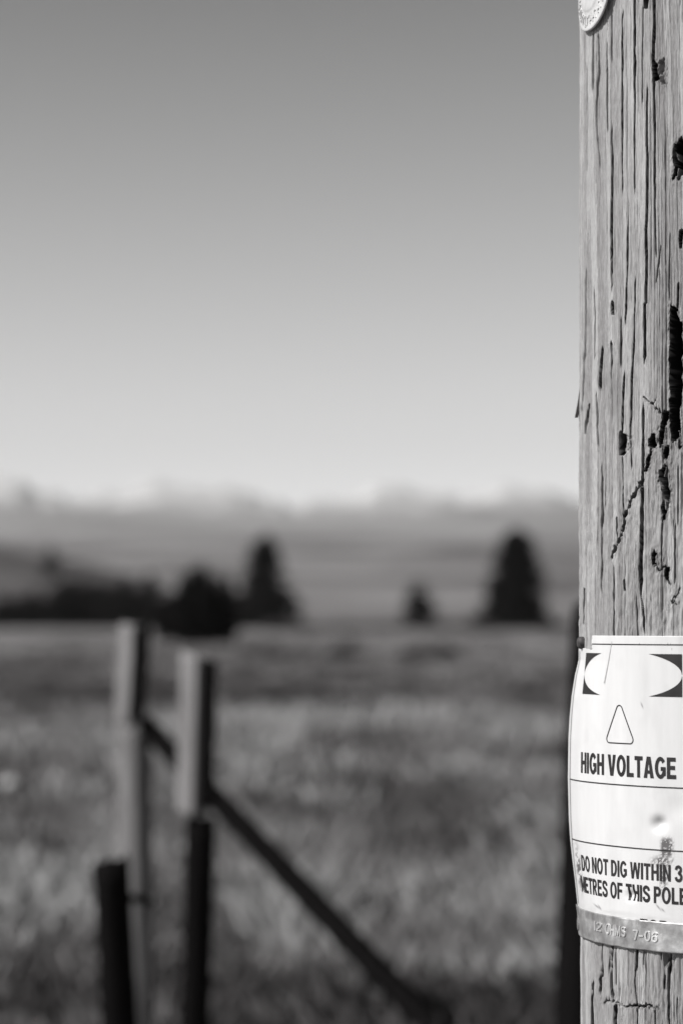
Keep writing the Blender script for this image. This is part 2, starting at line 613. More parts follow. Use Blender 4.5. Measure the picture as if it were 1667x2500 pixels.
# ------------------------------------------------------------------ grass
PATCHES = [  # paler and darker stretches of the pasture: place, spread, amount
    (900, 1765, 420, 34, .2), (860, 1750, 60, 40, .15), (1270, 1790, 90, 50, .2), (660, 1800, 120, 60, .12), (60, 1800, 150, 60, .12), (300, 1840, 90, 50, .2),
    (120, 1620, 300, 90, -.5), (850, 1655, 520, 40, -.26), (420, 1680, 160, 50, -.2), (1000, 1900, 180, 50, -.12), (1250, 1890, 120, 50, -.14), (700, 1950, 100, 36, -.1), (650, 1592, 100, 14, -.4), (1040, 1608, 80, 14, -.4), (800, 1640, 300, 22, -.2), (760, 1716, 170, 12, -.4), (1290, 1706, 70, 12, -.3), (180, 1985, 220, 50, -.15), (90, 2110, 110, 28, -.4),
    (110, 2230, 110, 60, .4), (640, 2200, 70, 50, .3), (720, 2280, 70, 70, .4), (1200, 2290, 190, 40, .25), (1000, 2200, 150, 60, .1), (1330, 2060, 100, 50, .15), (800, 2060, 120, 40, .12),
    (870, 2170, 60, 40, -.25), (1100, 2130, 110, 40, -.22), (980, 2265, 150, 34, -.25), (1230, 2160, 100, 36, -.2), (80, 2400, 110, 50, -.35), (420, 2450, 120, 60, -.25), (100, 2490, 300, 60, -.3), (760, 2440, 260, 50, -.25), (950, 1700, 520, 16, -.15), (900, 1985, 480, 22, -.12), (300, 2060, 300, 20, -.15)]
def grass(name, label, n_tufts, y0, y1, xlo, xhi, h0, mat, blades, seed, wide=1.0, dark=False, spread0=0.05, contrast=2.0):
    r = np.random.default_rng(seed)
    # uniform over the picture's receding area
    inv = r.uniform(1 / y1, 1 / y0, n_tufts)
    Y = 1 / inv
    half = 0.141 * Y * wide + 0.8
    X = r.uniform(xlo, xhi, n_tufts) * half
    shade = 0.5 * fbm(X * 0.6, Y * 0.2, seed + 1, 3) + 0.5 * fbm(X * 1.3, Y * 0.35, seed + 2, 2)
    shade = (shade - 0.5) * contrast + 0.45 + (r.normal(size=len(shade)) * 0.2 if contrast > 2.1 else 0)
    gu, gv = project(X, Y, ground_z(X, Y) + 0.08)
    for cx, cy, sx, sy, am in PATCHES:
        shade = shade + 1.75 * am * np.exp(-((gu - cx) / sx) ** 2 - ((gv - cy) / sy) ** 2)
    shade = np.clip(shade, 0, 1)
    keep = r.random(n_tufts) < 0.35 + 0.9 * fbm(X * 0.8, Y * 0.4, seed + 4, 2)
    X, Y, shade = X[keep], Y[keep], shade[keep]
    H = h0 * (0.5 + 0.8 * r.random(len(X))) * (0.6 + 0.7 * shade if not dark else 1)
    Z = ground_z(X, Y)
    nb = blades
    X = np.repeat(X, nb); Y = np.repeat(Y, nb); Z = np.repeat(Z, nb); H = np.repeat(H, nb); shade = np.repeat(shade, nb)
    m = len(X)
    spread = spread0 + 0.0022 * Y
    bx = X + r.normal(size=m) * spread
    by = Y + r.normal(size=m) * spread
    a = r.uniform(0, 2 * math.pi, m)
    lean = H * r.uniform(0.1, 0.75, m)
    hh = H * r.uniform(0.55, 1.1, m)
    w = (0.004 + 0.00052 * Y) * r.uniform(0.7, 1.4, m)
    wa = r.uniform(0, 2 * math.pi, m)
    wx, wy = np.cos(wa) * w, np.sin(wa) * w
    v = np.stack([np.stack([bx - wx, by - wy, Z - 0.02], 1), np.stack([bx + wx, by + wy, Z - 0.02], 1),
                  np.stack([bx + np.cos(a) * lean * 0.4 + wx * 0.8, by + np.sin(a) * lean * 0.4 + wy * 0.8, Z + hh * 0.6], 1),
                  np.stack([bx + np.cos(a) * lean, by + np.sin(a) * lean, Z + hh], 1)], 1).reshape(-1, 3)
    f = np.arange(m * 4).reshape(m, 4)
    me = new_mesh(name, v, f, smooth=False)
    fattr(me, 'shade', np.repeat(np.clip(shade + r.normal(size=m) * 0.06, 0, 1), 4))
    o = obj(name, me, mat)
    return tag(o, label, 'grass', kind='stuff')


M_GRASS = attr_ramp('dry_grass', [(0.0, 0.045), (0.35, 0.11), (0.65, 0.2), (1.0, 0.32)])
M_WEED = attr_ramp('dark_weeds', [(0.0, 0.03), (0.5, 0.06), (0.85, 0.11), (1.0, 0.2)])
grass('grass', 'pale dry pasture grass growing in tufts', 56000, 6.8, 170, -1, 1, 0.2, M_GRASS, 8, 11, 1.7)
grass('bunchgrass', 'taller clumps of bunchgrass scattered over the pasture', 3300, 9.2, 60, -1, 1, 0.2, M_GRASS, 34, 31, 1.6, spread0=0.11, contrast=2.2)
grass('weeds', 'dark tall weeds in the foreground below the fence brace', 1300, 7.6, 9.7, 0.0, 1.0, 0.24, M_WEED, 14, 12, 1.1, dark=True)

# ------------------------------------------------------------------ stones lying in the pasture
def stone(px, py, wpx, label, col, seed):
    d = CAM_H * FPX / (py - 1521)
    p = at(px, py, d)
    r = wpx / FPX * d / 2
    bm = bmesh.new()
    bmesh.ops.create_icosphere(bm, subdivisions=3, radius=r)
    for v in bm.verts:
        q = v.co / r
        k = 1 + 0.5 * (float(fbm(q.x * 1.6 + 9 * seed, q.y * 1.6 + q.z, seed, 3)) - 0.5)
        v.co = Vector((v.co.x * k, v.co.y * k * 0.9, v.co.z * k * 0.75))
    me = bpy.data.meshes.new('stone')
    bm.to_mesh(me); bm.free()
    me.polygons.foreach_set('use_smooth', np.ones(len(me.polygons), dtype=bool))
    t = NT('stone_%d' % seed)
    f = t.noise(t.coord(), 18, 5)
    t.color(t.ramp(f, [(0.3, col * 0.7), (0.7, col * 1.2)])); t.rough(0.9, 0.1); t.bump(f, 0.5, 0.02)
    o = obj('stone', me, t.m)
    o.location = (p.x, d, float(ground_z(p.x, d)) + r * 0.5 + 0.1)
    return tag(o, label, 'stone', 'stones in the pasture')


stone(573, 2335, 66, 'black stone in the pale grass just right of the dark stub', 0.01, 1)
stone(633, 1985, 40, 'small dark stone near the upper end of the brace', 0.015, 2)
stone(26, 1950, 46, 'pale round stone at the left edge of the pasture', 0.5, 3)
stone(1266, 2385, 44, 'pale stone among the dark weeds beside the utility pole', 0.3, 4)
stone(1165, 2478, 40, 'lower pale stone among the dark weeds near the bottom edge', 0.28, 5)

# ------------------------------------------------------------------ fence posts and brace
def post_mesh(pts, radii, seg=20, seed=0, top_slant=0.0, wob=0.16, square=None):
    """round-hewn post along pts with grooves and a slanted, chipped top"""
    n = 26
    P = [Vector(p) for p in pts]
    T = np.linspace(0, 1, n)
    tt = np.linspace(0, 1, len(P))
    xs = np.interp(T, tt, [p.x for p in P]); ys = np.interp(T, tt, [p.y for p in P]); zs = np.interp(T, tt, [p.z for p in P])
    rr = np.interp(T, tt, radii)
    vs, fs = [], []
    for i in range(n):
        for k in range(seg):
            a = 2 * math.pi * k / seg
            g = 1 + wob * (float(vnoise(k * 1.7, i * 0.12, seed)) - 0.5) + 0.06 * (float(vnoise(k * 0.7, i * 0.9, seed + 5)) - 0.5)
            if square is not None:      # split timber: four flat faces, corner turned to `square`
                c4 = abs(math.cos(a - square)) + abs(math.sin(a - square))
                g *= 0.25 + 0.75 * 1.13 / c4
            dz = 0
            if i == n - 1:
                dz = top_slant * math.cos(a) + 0.012 * (float(vnoise(k * 1.3, 2, seed + 9)) - 0.5)
            vs.append((xs[i] + math.cos(a) * rr[i] * g, ys[i] + math.sin(a) * rr[i] * g, zs[i] + dz))
    for i in range(n - 1):
        for k in range(seg):
            k2 = (k + 1) % seg
            fs.append((i * seg + k, i * seg + k2, (i + 1) * seg + k2, (i + 1) * seg + k))
    vs.append((xs[-1], ys[-1], zs[-1] + 0.002))
    c = len(vs) - 1
    for k in range(seg):
        fs.append(((n - 1) * seg + k, (n - 1) * seg + (k + 1) % seg, c))
    fs.append(tuple(range(seg))[::-1])
    me = new_mesh('post', vs, fs)
    me.polygons.foreach_set('use_smooth', np.array([len(p.vertices) == 4 for p in me.polygons]))
    return me


def down(p_top, p_low, z):
    """extend the line top->low to height z"""
    t = (z - p_top.z) / (p_low.z - p_top.z)
    return p_top + (p_low - p_top) * t


# nearest dark stub at the left
Y = 6.0
top, low = at(270, 2104, Y), at(291, 2500, Y)
base = down(top, low, -0.3)
root = tag(empty('fence_post', (base.x, Y, 0)), 'short fence post at lower left, its shade painted black, nearest of the posts', 'fence post', 'fence posts')
attach(obj('post', post_mesh([base, top], [0.048, 0.044], seed=1, top_slant=0.008), M_DARK), root)  # black colour stands for the shadow lying on this post
sp = at(305, 2108, Y)
vs, fs = tube([sp + Vector((0, 0, -0.05)), sp, sp + Vector((0.002, 0, 0.028))], [0.010, 0.009, 0.002], 7)
attach(obj('splinter', new_mesh('splinter', vs, fs), M_DARK), root)
pg0, pg1, pg2 = at(300, 2192, Y), at(352, 2196, Y), at(377, 2206, Y)
vs, fs = tube([pg0, pg1, pg2], [0.011, 0.010, 0.007], 10)
attach(obj('peg', new_mesh('peg', vs, fs), M_DARK), root)

# tall middle post: weathered top, its shadowed side and foot built as dark wood
Y = 7.0
top, mid, low = at(479, 1598, Y), at(470, 1990, Y), at(478, 2500, Y)
root = tag(empty('fence_post', (low.x, Y, 0)), 'tall post with weathered pale upper half on a lower stub painted dark as shade', 'fence post', 'fence posts')
attach(obj('upper_timber', post_mesh([mid, top], [0.045, 0.043], seed=2, top_slant=-0.012, square=math.radians(-84), seg=40, wob=0.05), M_POST), root)
attach(obj('shade_plank', post_mesh([at(506, 1972, Y - 0.03), at(513, 1616, Y - 0.03)], [0.024, 0.023], seed=12, wob=0.05, seg=24, square=math.radians(-45)), M_DARK), root)  # dark strip added in place of the timber's shaded right side
s0, s1 = at(491, 1998, Y + 0.01), at(476, 2500, Y + 0.01)
attach(obj('lower_stub', post_mesh([down(s0, s1, -0.3), s0], [0.046, 0.042], seed=3), M_DARK), root)  # shadow on the post's foot, given as black colour

# leaning post behind it
Y = 8.5
top, mid = at(325, 1526, Y), at(312, 1765, Y)
low = at(331, 2500, Y)
root = tag(empty('fence_post', (low.x, Y, 0)), 'farthest fence post, its upper timber leaning, behind the black stub', 'fence post', 'fence posts')
attach(obj('upper_timber', post_mesh([mid, top], [0.044, 0.047], seed=4, top_slant=-0.006, square=math.radians(-84), seg=40, wob=0.05), M_POST), root)
attach(obj('shade_plank', post_mesh([at(337, 1760, Y - 0.04), at(354, 1530, Y - 0.04)], [0.027, 0.026], seed=13, wob=0.05, seg=24, square=math.radians(-45)), M_DARK), root)  # dark strip added as the leaning timber's shaded side
attach(obj('lower_stub', post_mesh([down(at(327, 1772, Y), low, -0.3), at(327, 1756, Y + 0.02)], [0.068, 0.062], seed=5), M_MOTTLED), root)

# long diagonal brace
b0, b1 = at(338, 1752, 8.52), at(1015, 2462, 8.2)
b1 = b0 + (b1 - b0) * 1.22
me = post_mesh([b1, b0], [0.068, 0.052], seed=6, seg=14)
tag(obj('fence_brace', me, M_BRACE), 'dark round brace slanting down right from the farthest fence post', 'brace')

# dark post half hidden by the utility pole
Y = 6.2
top, low = at(1440, 1462, Y), at(1414, 2500, Y)
base = down(top, low, -0.3)
root = tag(empty('fence_post', (base.x, Y, 0)), 'tall dark post standing half hidden behind the utility pole', 'fence post', 'fence posts')
attach(obj('post', post_mesh([base, low + (top - low) * 0.4, top], [0.066, 0.06, 0.045], seed=8, top_slant=0.02), M_DARK), root)

# ------------------------------------------------------------------ the utility pole
AX, AY = 0.3777, 2.30
DAX = math.hypot(AX, AY)
CX, CY = -AX / DAX, -AY / DAX            # axis -> camera
LX, LY = -AY / DAX, AX / DAX             # camera-left


def pole_r(z):
    return 0.150 - 0.0030 * (np.asarray(z, float) - 1.6)


def nvec(phi):
    p = np.radians(phi)
    return np.cos(p) * CX - np.sin(p) * LX, np.cos(p) * CY - np.sin(p) * LY


def cyl(phi, z, r):
    nx, ny = nvec(phi)
    return AX + nx * r, AY + ny * r, z


CRACKS = [  # (points in photograph pixels, width px, depth mm)
    ([(1595, -40), (1595, 0), (1597, 66), (1592.5, 137), (1596, 188), (1597, 332), (1598, 520), (1600, 640)], [4.5, 4.5, 4.5, 5, 4, 3.4, 2.5, 0.5], 11),
    ([(1549.5, -40), (1549.4, 0), (1548.7, 99), (1550, 188), (1550, 287), (1549.4, 354), (1550, 480)], [3, 3, 3.2, 3.2, 3, 2.4, .6], 8),
    ([(1520.7, 15), (1519.5, 110), (1518.5, 206), (1519, 287), (1517.8, 376), (1519, 480)], [1, 2.4, 3, 2.6, 2.6, .6], 7),
    ([(1492, 30), (1493, 155)], [1.8, 1], 4),
    ([(1482, 88), (1484, 221), (1484, 332)], [2, 2.4, 1], 5),
    ([(1494, 300), (1496, 387), (1495, 520), (1494, 610), (1494, 720)], [1, 3, 3.2, 3, 2.4], 8),
    ([(1495.5, 735), (1496, 750), (1496, 769)], [3, 4.5, 3], 9),
    ([(1461, 71), (1461, 177), (1455, 287), (1464, 420)], [4, 4, 2.5, 2], 3),
    ([(1449, 71), (1448, 232)], [2.4, 1], 4),
    ([(1433, 150), (1433, 260), (1433, 435)], [4, 6, 4], 2.2),
    ([(1569, 5), (1567, 170), (1568, 260)], [2.2, 1.8, .6], 5),
    ([(1576, -30), (1576, 0), (1575, 21)], [10, 11, 8], 12),
    ([(1579, 200), (1578, 332), (1580, 376), (1579, 520), (1576, 562), (1578, 644), (1577, 739), (1574, 743), (1575, 865), (1571.5, 893)], [1.5, 3, 3.6, 4, 4, 3.8, 3.6, 4.2, 4.6, 5], 10),
    ([(1533, 480), (1532, 610), (1529.5, 721), (1527, 800)], [1.5, 2.6, 2.8, 1.5], 7),
    ([(1550.5, 670), (1548, 832), (1544, 920), (1541.7, 1020), (1540.5, 1042), (1542.5, 1155)], [1, 2.4, 2.8, 2.8, 2.4, 1], 7),
    ([(1429, 640), (1428, 810), (1423, 942), (1419, 1020)], [2.5, 3, 3.4, 3.5], 4),
    ([(1451, 690), (1452, 787), (1451, 890)], [1.5, 3, 2], 4),
    ([(1468.7, 842), (1466, 900), (1464, 957)], [3.5, 5.5, 5], 12),
    ([(1494, 830), (1494, 880), (1494, 930)], [3.8, 3, 1], 8),
    ([(1516, 770), (1515, 900)], [2.6, 2.8], 7),
    ([(1526, 900), (1522.6, 960), (1521, 1044), (1520, 1118), (1522.6, 1215), (1521, 1285)], [3, 3.6, 3, 2.6, 2.4, 1.5], 8),
    ([(1571, 978), (1570, 1138), (1568.5, 1182), (1568.5, 1200), (1568.5, 1291), (1564.7, 1394), (1564.7, 1452), (1571, 1490), (1573.6, 1552)], [3.6, 4, 4, 7.5, 7.5, 6.5, 4.5, 3.2, 3], 12),
    ([(1499.7, 1370), (1499.7, 1460), (1499.7, 1570)], [1.5, 2.6, 2.8], 6),
    ([(1469, 1120), (1470, 1279), (1469, 1460)], [2.5, 2.8, 1.6], 5),
    ([(1550.7, 1450), (1556, 1570)], [1.5, 2], 5),
    ([(1617, 1270), (1614, 1375)], [2.4, 1], 5),
    ([(1647.6, 1270), (1647.6, 1425)], [2, 1.4], 5),
    ([(1655, 1130), (1654, 1290)], [3, 1.5], 5),
    ([(1516, 1053), (1516, 1112)], [7.5, 7.5], 14),
    ([(1425.7, 1436), (1425.7, 1524)], [3.5, 3], 6),
    ([(1525, 1415), (1525, 1443)], [2.5, 3.6], 7),
    ([(1506, 1262), (1507, 1332)], [2.4, 2], 5),
    ([(1478, 1020), (1480, 1160), (1478, 1250)], [2, 2, 1], 3),
    ([(1455, 950), (1459, 1060), (1462, 1110)], [3, 3.5, 1.5], 4),
    ([(1437, 985), (1431, 1020), (1428, 1060)], [4, 5, 2], 5),
    ([(1571, 968), (1582, 980), (1592, 982)], [5, 4, 4], 6),
    ([(1634, 560), (1632, 700), (1635, 745)], [1.4, 2, 2], 4),
    ([(1612, 600), (1600, 690)], [3, 2], 4),
    ([(1655, 690), (1653, 752)], [3.5, 3], 8),
    ([(1662, 560), (1660, 585), (1660, 606)], [8, 9, 4], 10),
    # below the sign
    ([(1496, 2290), (1493, 2352), (1492, 2381), (1493, 2410), (1495, 2446)], [4, 4, 5, 7, 7], 12),
    ([(1502, 2448), (1501, 2480), (1500, 2540)], [7, 7, 7], 12),
    ([(1468, 2290), (1468, 2375), (1463.6, 2390), (1461.7, 2433)], [1.6, 2, 5, 6.5], 10),
    ([(1449, 2385), (1444.5, 2444), (1445.5, 2540)], [2.5, 5, 3.5], 8),
    ([(1553.5, 2300), (1552.6, 2364), (1548, 2375), (1548.7, 2419), (1554.5, 2457), (1555.4, 2540)], [2, 2.2, 2.4, 2.2, 3, 4], 8),
    ([(1632, 2330), (1631, 2350), (1631, 2486), (1634, 2540)], [7, 4, 3, 1.5], 10),
    ([(1620.5, 2390), (1620.5, 2403), (1620.5, 2415)], [2, 5, 2], 9),
    ([(1571, 2310), (1571, 2350)], [2, 1], 4),
    ([(1652, 2430), (1651, 2540)], [1.8, 2], 5),
    ([(1488, 2318), (1486, 2345), (1486, 2375)], [4, 3, 1], 6),
    ([(1503, 2310), (1503, 2410)], [2.2, 2], 5),
    ([(1598, 2466), (1600, 2540)], [2, 2], 4),
]
RAGGED = [  # ragged slanting breaks: points, width, depth mm
    ([(1571, 1168), (1556, 1192), (1540, 1223), (1525, 1261), (1520, 1297), (1505, 1332), (1492, 1366)], 6, 5.5),
    ([(1472, 2446), (1482, 2443), (1497, 2445), (1507, 2448), (1520, 2455), (1535, 2460), (1545, 2454), (1566, 2458), (1577, 2455), (1593, 2462), (1606, 2460)], 5, 8),
    ([(1600, 980), (1590, 986), (1612, 1006)], 4, 5),
    ([(1612, 2330), (1626, 2345), (1632, 2352)], 5, 6),
    ([(1597, 1372), (1608, 1394), (1622, 1384)], 4, 4),
    ([(1658, 1440), (1640, 1468), (1650, 1474)], 2.5, 2.5),
]
BLOBS = [  # dark holes: polygon px, depth mm
    ([(1636, 744), (1650, 752), (1658, 775), (1665, 800), (1664, 960), (1659, 1000), (1658, 1050), (1649, 1078), (1638, 1076), (1635, 980), (1634, 790)], 22),
    ([(1661, 336), (1648, 356), (1641, 368), (1642, 395), (1648, 405), (1641, 437), (1650, 428), (1655, 442), (1661, 425), (1672, 420), (1676, 360)], 16),
    ([(1596, 150), (1602, 160), (1608, 190), (1604, 196), (1595, 196)], 6),
    ([(1617, 1006), (1632, 1006), (1634, 1020), (1625, 1040), (1620, 1056), (1612, 1060), (1616, 1030)], 16),
    ([(1609, 1052), (1620, 1050), (1619, 1075), (1612, 1092), (1607, 1080)], 14),
    ([(1592, 1056), (1600, 1066), (1600, 1088), (1591, 1098), (1584, 1085), (1582, 1078)], 12),
    ([(1588, 1090), (1592, 1104), (1586, 1126), (1580, 1150), (1575, 1152), (1580, 1120)], 11),
    ([(1622, 1088), (1632, 1092), (1632, 1108), (1622, 1124), (1619, 1110)], 14),
    ([(1622, 1134), (1630, 1150), (1631, 1180), (1634, 1200), (1632, 1230), (1626, 1246), (1624, 1268), (1618, 1270), (1616, 1235), (1622, 1215), (1612, 1190), (1606, 1172), (1610, 1150)], 15),
    ([(1596, 1340), (1603, 1350), (1600, 1368), (1592, 1380), (1591, 1368)], 9),
    ([(1624, 1382), (1634, 1388), (1633, 1412), (1636, 1430), (1631, 1424), (1624, 1412)], 11),
    ([(1520, 1060), (1530, 1058), (1538, 1066), (1536, 1096), (1526, 1110), (1520, 1112)], 4.5),
    ([(1608, 150), (1617, 144), (1624, 168), (1626, 200), (1620, 208), (1610, 196)], 3.5),
    ([(1648, 1020), (1658, 1040), (1664, 1096), (1656, 1092)], 8),
    ([(1612, 2330), (1640, 2318), (1650, 2330), (1636, 2372), (1626, 2362)], 4.5),
]


def poly_sd(u, v, poly):
    """signed distance (negative inside) to a polygon"""
    d = np.full(u.shape, 1e9)
    inside = np.zeros(u.shape, bool)
    n = len(poly)
    for i in range(n):
        x0, y0 = poly[i]; x1, y1 = poly[(i + 1) % n]
        ex, ey = x1 - x0, y1 - y0
        t = np.clip(((u - x0) * ex + (v - y0) * ey) / (ex * ex + ey * ey), 0, 1)
        d = np.minimum(d, np.hypot(u - x0 - t * ex, v - y0 - t * ey))
        c = ((y0 > v) != (y1 > v)) & (u < (x1 - x0) * (v - y0) / (y1 - y0 + 1e-12) + x0)
        inside ^= c
    return np.where(inside, -d, d)


def make_pole():
    phis = np.concatenate([np.arange(-180, -96, 4.0), np.arange(-96, -90, 0.5), np.arange(-90, -12, 0.14), np.arange(-12, 24, 0.8), np.arange(24, 180.1, 4.0)])
    phis[-1] = 180.0
    zc = [1.135, 1.262, 1.27, 1.575, 1.58, 2.26]
    zs = np.concatenate([[-0.5, 0, 0.3, 0.6, 0.8, 0.95, 1.05], np.arange(1.12, 1.275, 0.00075), np.arange(1.28, 1.57, 0.006), np.arange(1.572, 2.25, 0.00075), np.arange(2.26, 2.6, 0.02), np.arange(2.7, 9.0, 0.3), [9.0]])
    P, Z = np.meshgrid(phis, zs)
    R = pole_r(Z)
    X, Y, _ = cyl(P, Z, R)
    U, V = project(X, Y, Z)
    arc = np.radians(P) * 0.15
    vis = (P > -88) & (P < 20)
    # natural unevenness
    h = 0.0036 * (fbm(arc * 22, Z * 3.0, 2, 4) - 0.5)
    h += 0.0009 * (fbm(arc * 130, Z * 3.5, 5, 3) - 0.5)
    h += 0.0007 * (vnoise(arc * 620 + 3 * vnoise(arc * 30, Z * 5, 4), Z * 6, 6) - 0.5)
    ham = np.clip(1.4 * fbm(arc * 14, Z * 5, 12, 2) - 0.35, 0, 1)
    h += 0.0030 * ham * (fbm(arc * 330, Z * 105, 8, 2) - 0.5)
    h += 0.0011 * (fbm(arc * 650, Z * 40, 9, 2) - 0.5)
    # long slivers: strips of sapwood that stand a little higher or lower than their neighbours
    lane = arc * 150 + 1.6 * vnoise(arc * 18, Z * 2.2, 14) + 0.5 * vnoise(arc * 60, Z * 9, 15)
    li = np.floor(lane)
    seg_ = np.floor(Z * 3.2 + 7 * _hash(li, li * 0, 16) + 0.25 * vnoise(arc * 900, Z * 0, 18))
    sl = _hash(li, seg_, 17)
    h += 0.0011 * (sl - 0.5)
    tone = 0.5 + (sl - 0.5) * 0.7 + 0.5 * (fbm(arc * 60, Z * 7, 19, 3) - 0.5)
    D = np.zeros_like(h)           # depth of cuts, metres
    dirt = np.zeros_like(h)
    shade_mask = np.zeros_like(h)  # shade painted into the colour of cracks and holes
    # long sap-wood checks all round
    rr = np.random.default_rng(4)
    wander = 0.0012 * (vnoise(Z * 9, Z * 0 + 1.5, 40) - 0.5) + 0.0006 * (vnoise(Z * 45, Z * 0 + 3, 41) - 0.5)
    for i in range(190):
        a0 = rr.uniform(-math.pi, 0.4) * 0.15 if i < 120 else math.radians(rr.uniform(-90, -10)) * 0.15
        z0, L = rr.uniform(0.9, 2.5), rr.uniform(0.04, 0.32)
        w = rr.uniform(0.0004, 0.0008); dep = rr.uniform(0.0003, 0.0016) if i % 5 else rr.uniform(0.0015, 0.003)
        rowm = np.abs(zs - z0) < L / 2
        if not rowm.any(): continue
        sub = np.ix_(rowm, np.abs(np.radians(phis) * 0.15 - a0) < 0.006)
        if sub[1].size == 0: continue
        t = np.clip(1 - (np.abs(Z[sub] - z0) / (L / 2)) ** 2, 0, 1)
        dd = np.abs(arc[sub] - a0 - wander[sub])
        D[sub] = np.maximum(D[sub], dep * np.sqrt(t) * (1 - sstep(w * 0.5, w * 1.3, dd)))
    for pts, ws, dep in CRACKS:
        pv = [p[1] for p in pts]; pu = [p[0] for p in pts]
        rows = np.where((V.min(1) < pv[-1] + 60) & (V.max(1) > pv[0] - 60))[0]
        if len(rows) == 0: continue
        r0, r1 = rows[0], rows[-1] + 1
        u, v = U[r0:r1], V[r0:r1]
        cu = np.interp(v, pv, pu) + 1.1 * (vnoise(v / 26, v * 0 + dep, 50) - 0.5)
        w = np.interp(v, pv, ws) * (1.35 if dep > 6 else 1.0) * (0.75 + 0.35 * vnoise(v / 38, v * 0 + pu[0] * 3, 52))
        Lc = pv[-1] - pv[0]
        tp = min(40.0, Lc * 0.18) if Lc > 90 else 4.0
        endt = sstep(pv[0] - 2, pv[0] + tp, v) * (1 - sstep(pv[-1] - tp, pv[-1] + 2, v))
        w = np.maximum(w, 2.3 if dep > 6 else 1.7) * np.clip(endt * 1.6, 0.25, 1)
        du = np.abs(u - cu)
        prof = 1 - sstep(w * 0.5 - 0.8, w * 0.5 + 0.7, du)
        shade_band = 1 - sstep(w * 0.5 + 0.2, w * 0.5 + 1.3, du)  # painted shade reaches just past the crack's edges
        m = vis[r0:r1]
        steep = 0.35 + 0.65 * sstep(1425, 1480, cu)
        D[r0:r1] = np.maximum(D[r0:r1], np.where(m, dep * 0.0018 * steep * prof * endt, 0))
        if dep > 2: shade_mask[r0:r1] = np.maximum(shade_mask[r0:r1], np.where(m, shade_band * np.clip(endt * 2, 0, 1) * min(1, dep / 7), 0))
        # lips of the check lift a little
        h[r0:r1] += np.where(m, 0.0004 * np.exp(-((du - w * 0.5 - 2.5) / 3.0) ** 2) * endt * min(1, dep / 8), 0)
    def near(poly, pad):
        us = [p[0] for p in poly]; vs_ = [p[1] for p in poly]
        rows = np.where((V.min(1) < max(vs_) + pad) & (V.max(1) > min(vs_) - pad))[0]
        cols = np.where((U.min(0) < max(us) + pad + 14) & (U.max(0) > min(us) - pad - 14) & vis[0])[0]
        return (None, None) if len(rows) == 0 or len(cols) == 0 else (slice(rows[0], rows[-1] + 1), slice(cols[0], cols[-1] + 1))
    for pts, w, dep in RAGGED:
        rs, cs = near(pts, 20)
        if rs is None: continue
        u, v = U[rs, cs], V[rs, cs]
        ju = u + 4 * (vnoise(u / 5, v / 12, 60) - 0.5); jv = v + 11 * (vnoise(u / 2.6, v / 14, 61) - 0.5)
        d = np.full(u.shape, 1e9)
        for (x0, y0), (x1, y1) in zip(pts[:-1], pts[1:]):
            ex, ey = x1 - x0, y1 - y0
            t = np.clip(((ju - x0) * ex + (jv - y0) * ey) / (ex * ex + ey * ey), 0, 1)
            d = np.minimum(d, np.hypot(ju - x0 - t * ex, jv - y0 - t * ey))
        ww = w * (0.25 + 0.95 * vnoise(u / 9, v / 9, 62))
        D[rs, cs] = np.maximum(D[rs, cs], dep * 0.0018 * (1 - sstep(ww * 0.3, ww * 0.75, d)))
        shade_mask[rs, cs] = np.maximum(shade_mask[rs, cs], 0.7 * (1 - sstep(ww * 0.6, ww * 0.75 + 1.0, d)))
        h[rs, cs] += 0.0012 * np.exp(-(d / 10) ** 2) * (fbm(u / 3, v / 9, 63, 2) - 0.5) * 2
    for poly, dep in BLOBS:
        rs, cs = near(poly, 14)
        if rs is None: continue
        u, v = U[rs, cs], V[rs, cs]
        ju = u + 5 * (vnoise(u / 5.0, v / 20, 70) - 0.5) + 2 * (vnoise(u / 3, v / 8, 76) - 0.5); jv = v + 9 * (vnoise(u / 3.5, v / 14, 71) - 0.5)
        sd = poly_sd(ju, jv, poly)
        rough = 0.7 + 0.5 * fbm(u / 5, v / 30, 72, 2)
        D[rs, cs] = np.maximum(D[rs, cs], dep * (0.0028 if dep > 7 else 0.0012) * rough * (1 - sstep(-1.6, 0.8, sd)))
        if dep > 5: shade_mask[rs, cs] = np.maximum(shade_mask[rs, cs], 1 - sstep(0.6, 2.0, sd))
        h[rs, cs] += 0.0012 * np.exp(-(np.maximum(sd, 0) / 7) ** 2) * (fbm(u / 3, v / 6, 73, 2) - 0.45) * 2
    # slivers of pale wood still standing inside the holes
    for pts, w in [([(1607, 1168), (1612, 1196), (1620, 1222), (1624, 1244)], 4.5), ([(1598, 1062), (1604, 1090), (1606, 1118)], 4), ([(1624, 1140), (1620, 1165)], 3),
                   ([(1650, 760), (1656, 778)], 5), ([(1648, 372), (1654, 392)], 3), ([(1652, 410), (1650, 436)], 3), ([(1655, 1052), (1661, 1088)], 4), ([(1532, 1064), (1530, 1096)], 4)]:
        rs, cs = near(pts, 10)
        if rs is None: continue
        u, v = U[rs, cs], V[rs, cs]
        ju = u + 2 * (vnoise(u / 4, v / 9, 75) - 0.5)
        d = np.full(u.shape, 1e9)
        for (x0, y0), (x1, y1) in zip(pts[:-1], pts[1:]):
            ex, ey = x1 - x0, y1 - y0
            t = np.clip(((ju - x0) * ex + (v - y0) * ey) / (ex * ex + ey * ey), 0, 1)
            d = np.minimum(d, np.hypot(ju - x0 - t * ex, v - y0 - t * ey))
        mk = 1 - sstep(w * 0.35, w * 0.6, d)
        D[rs, cs] = D[rs, cs] * (1 - mk) + mk * np.minimum(D[rs, cs], 0.002)
        shade_mask[rs, cs] *= 1 - mk
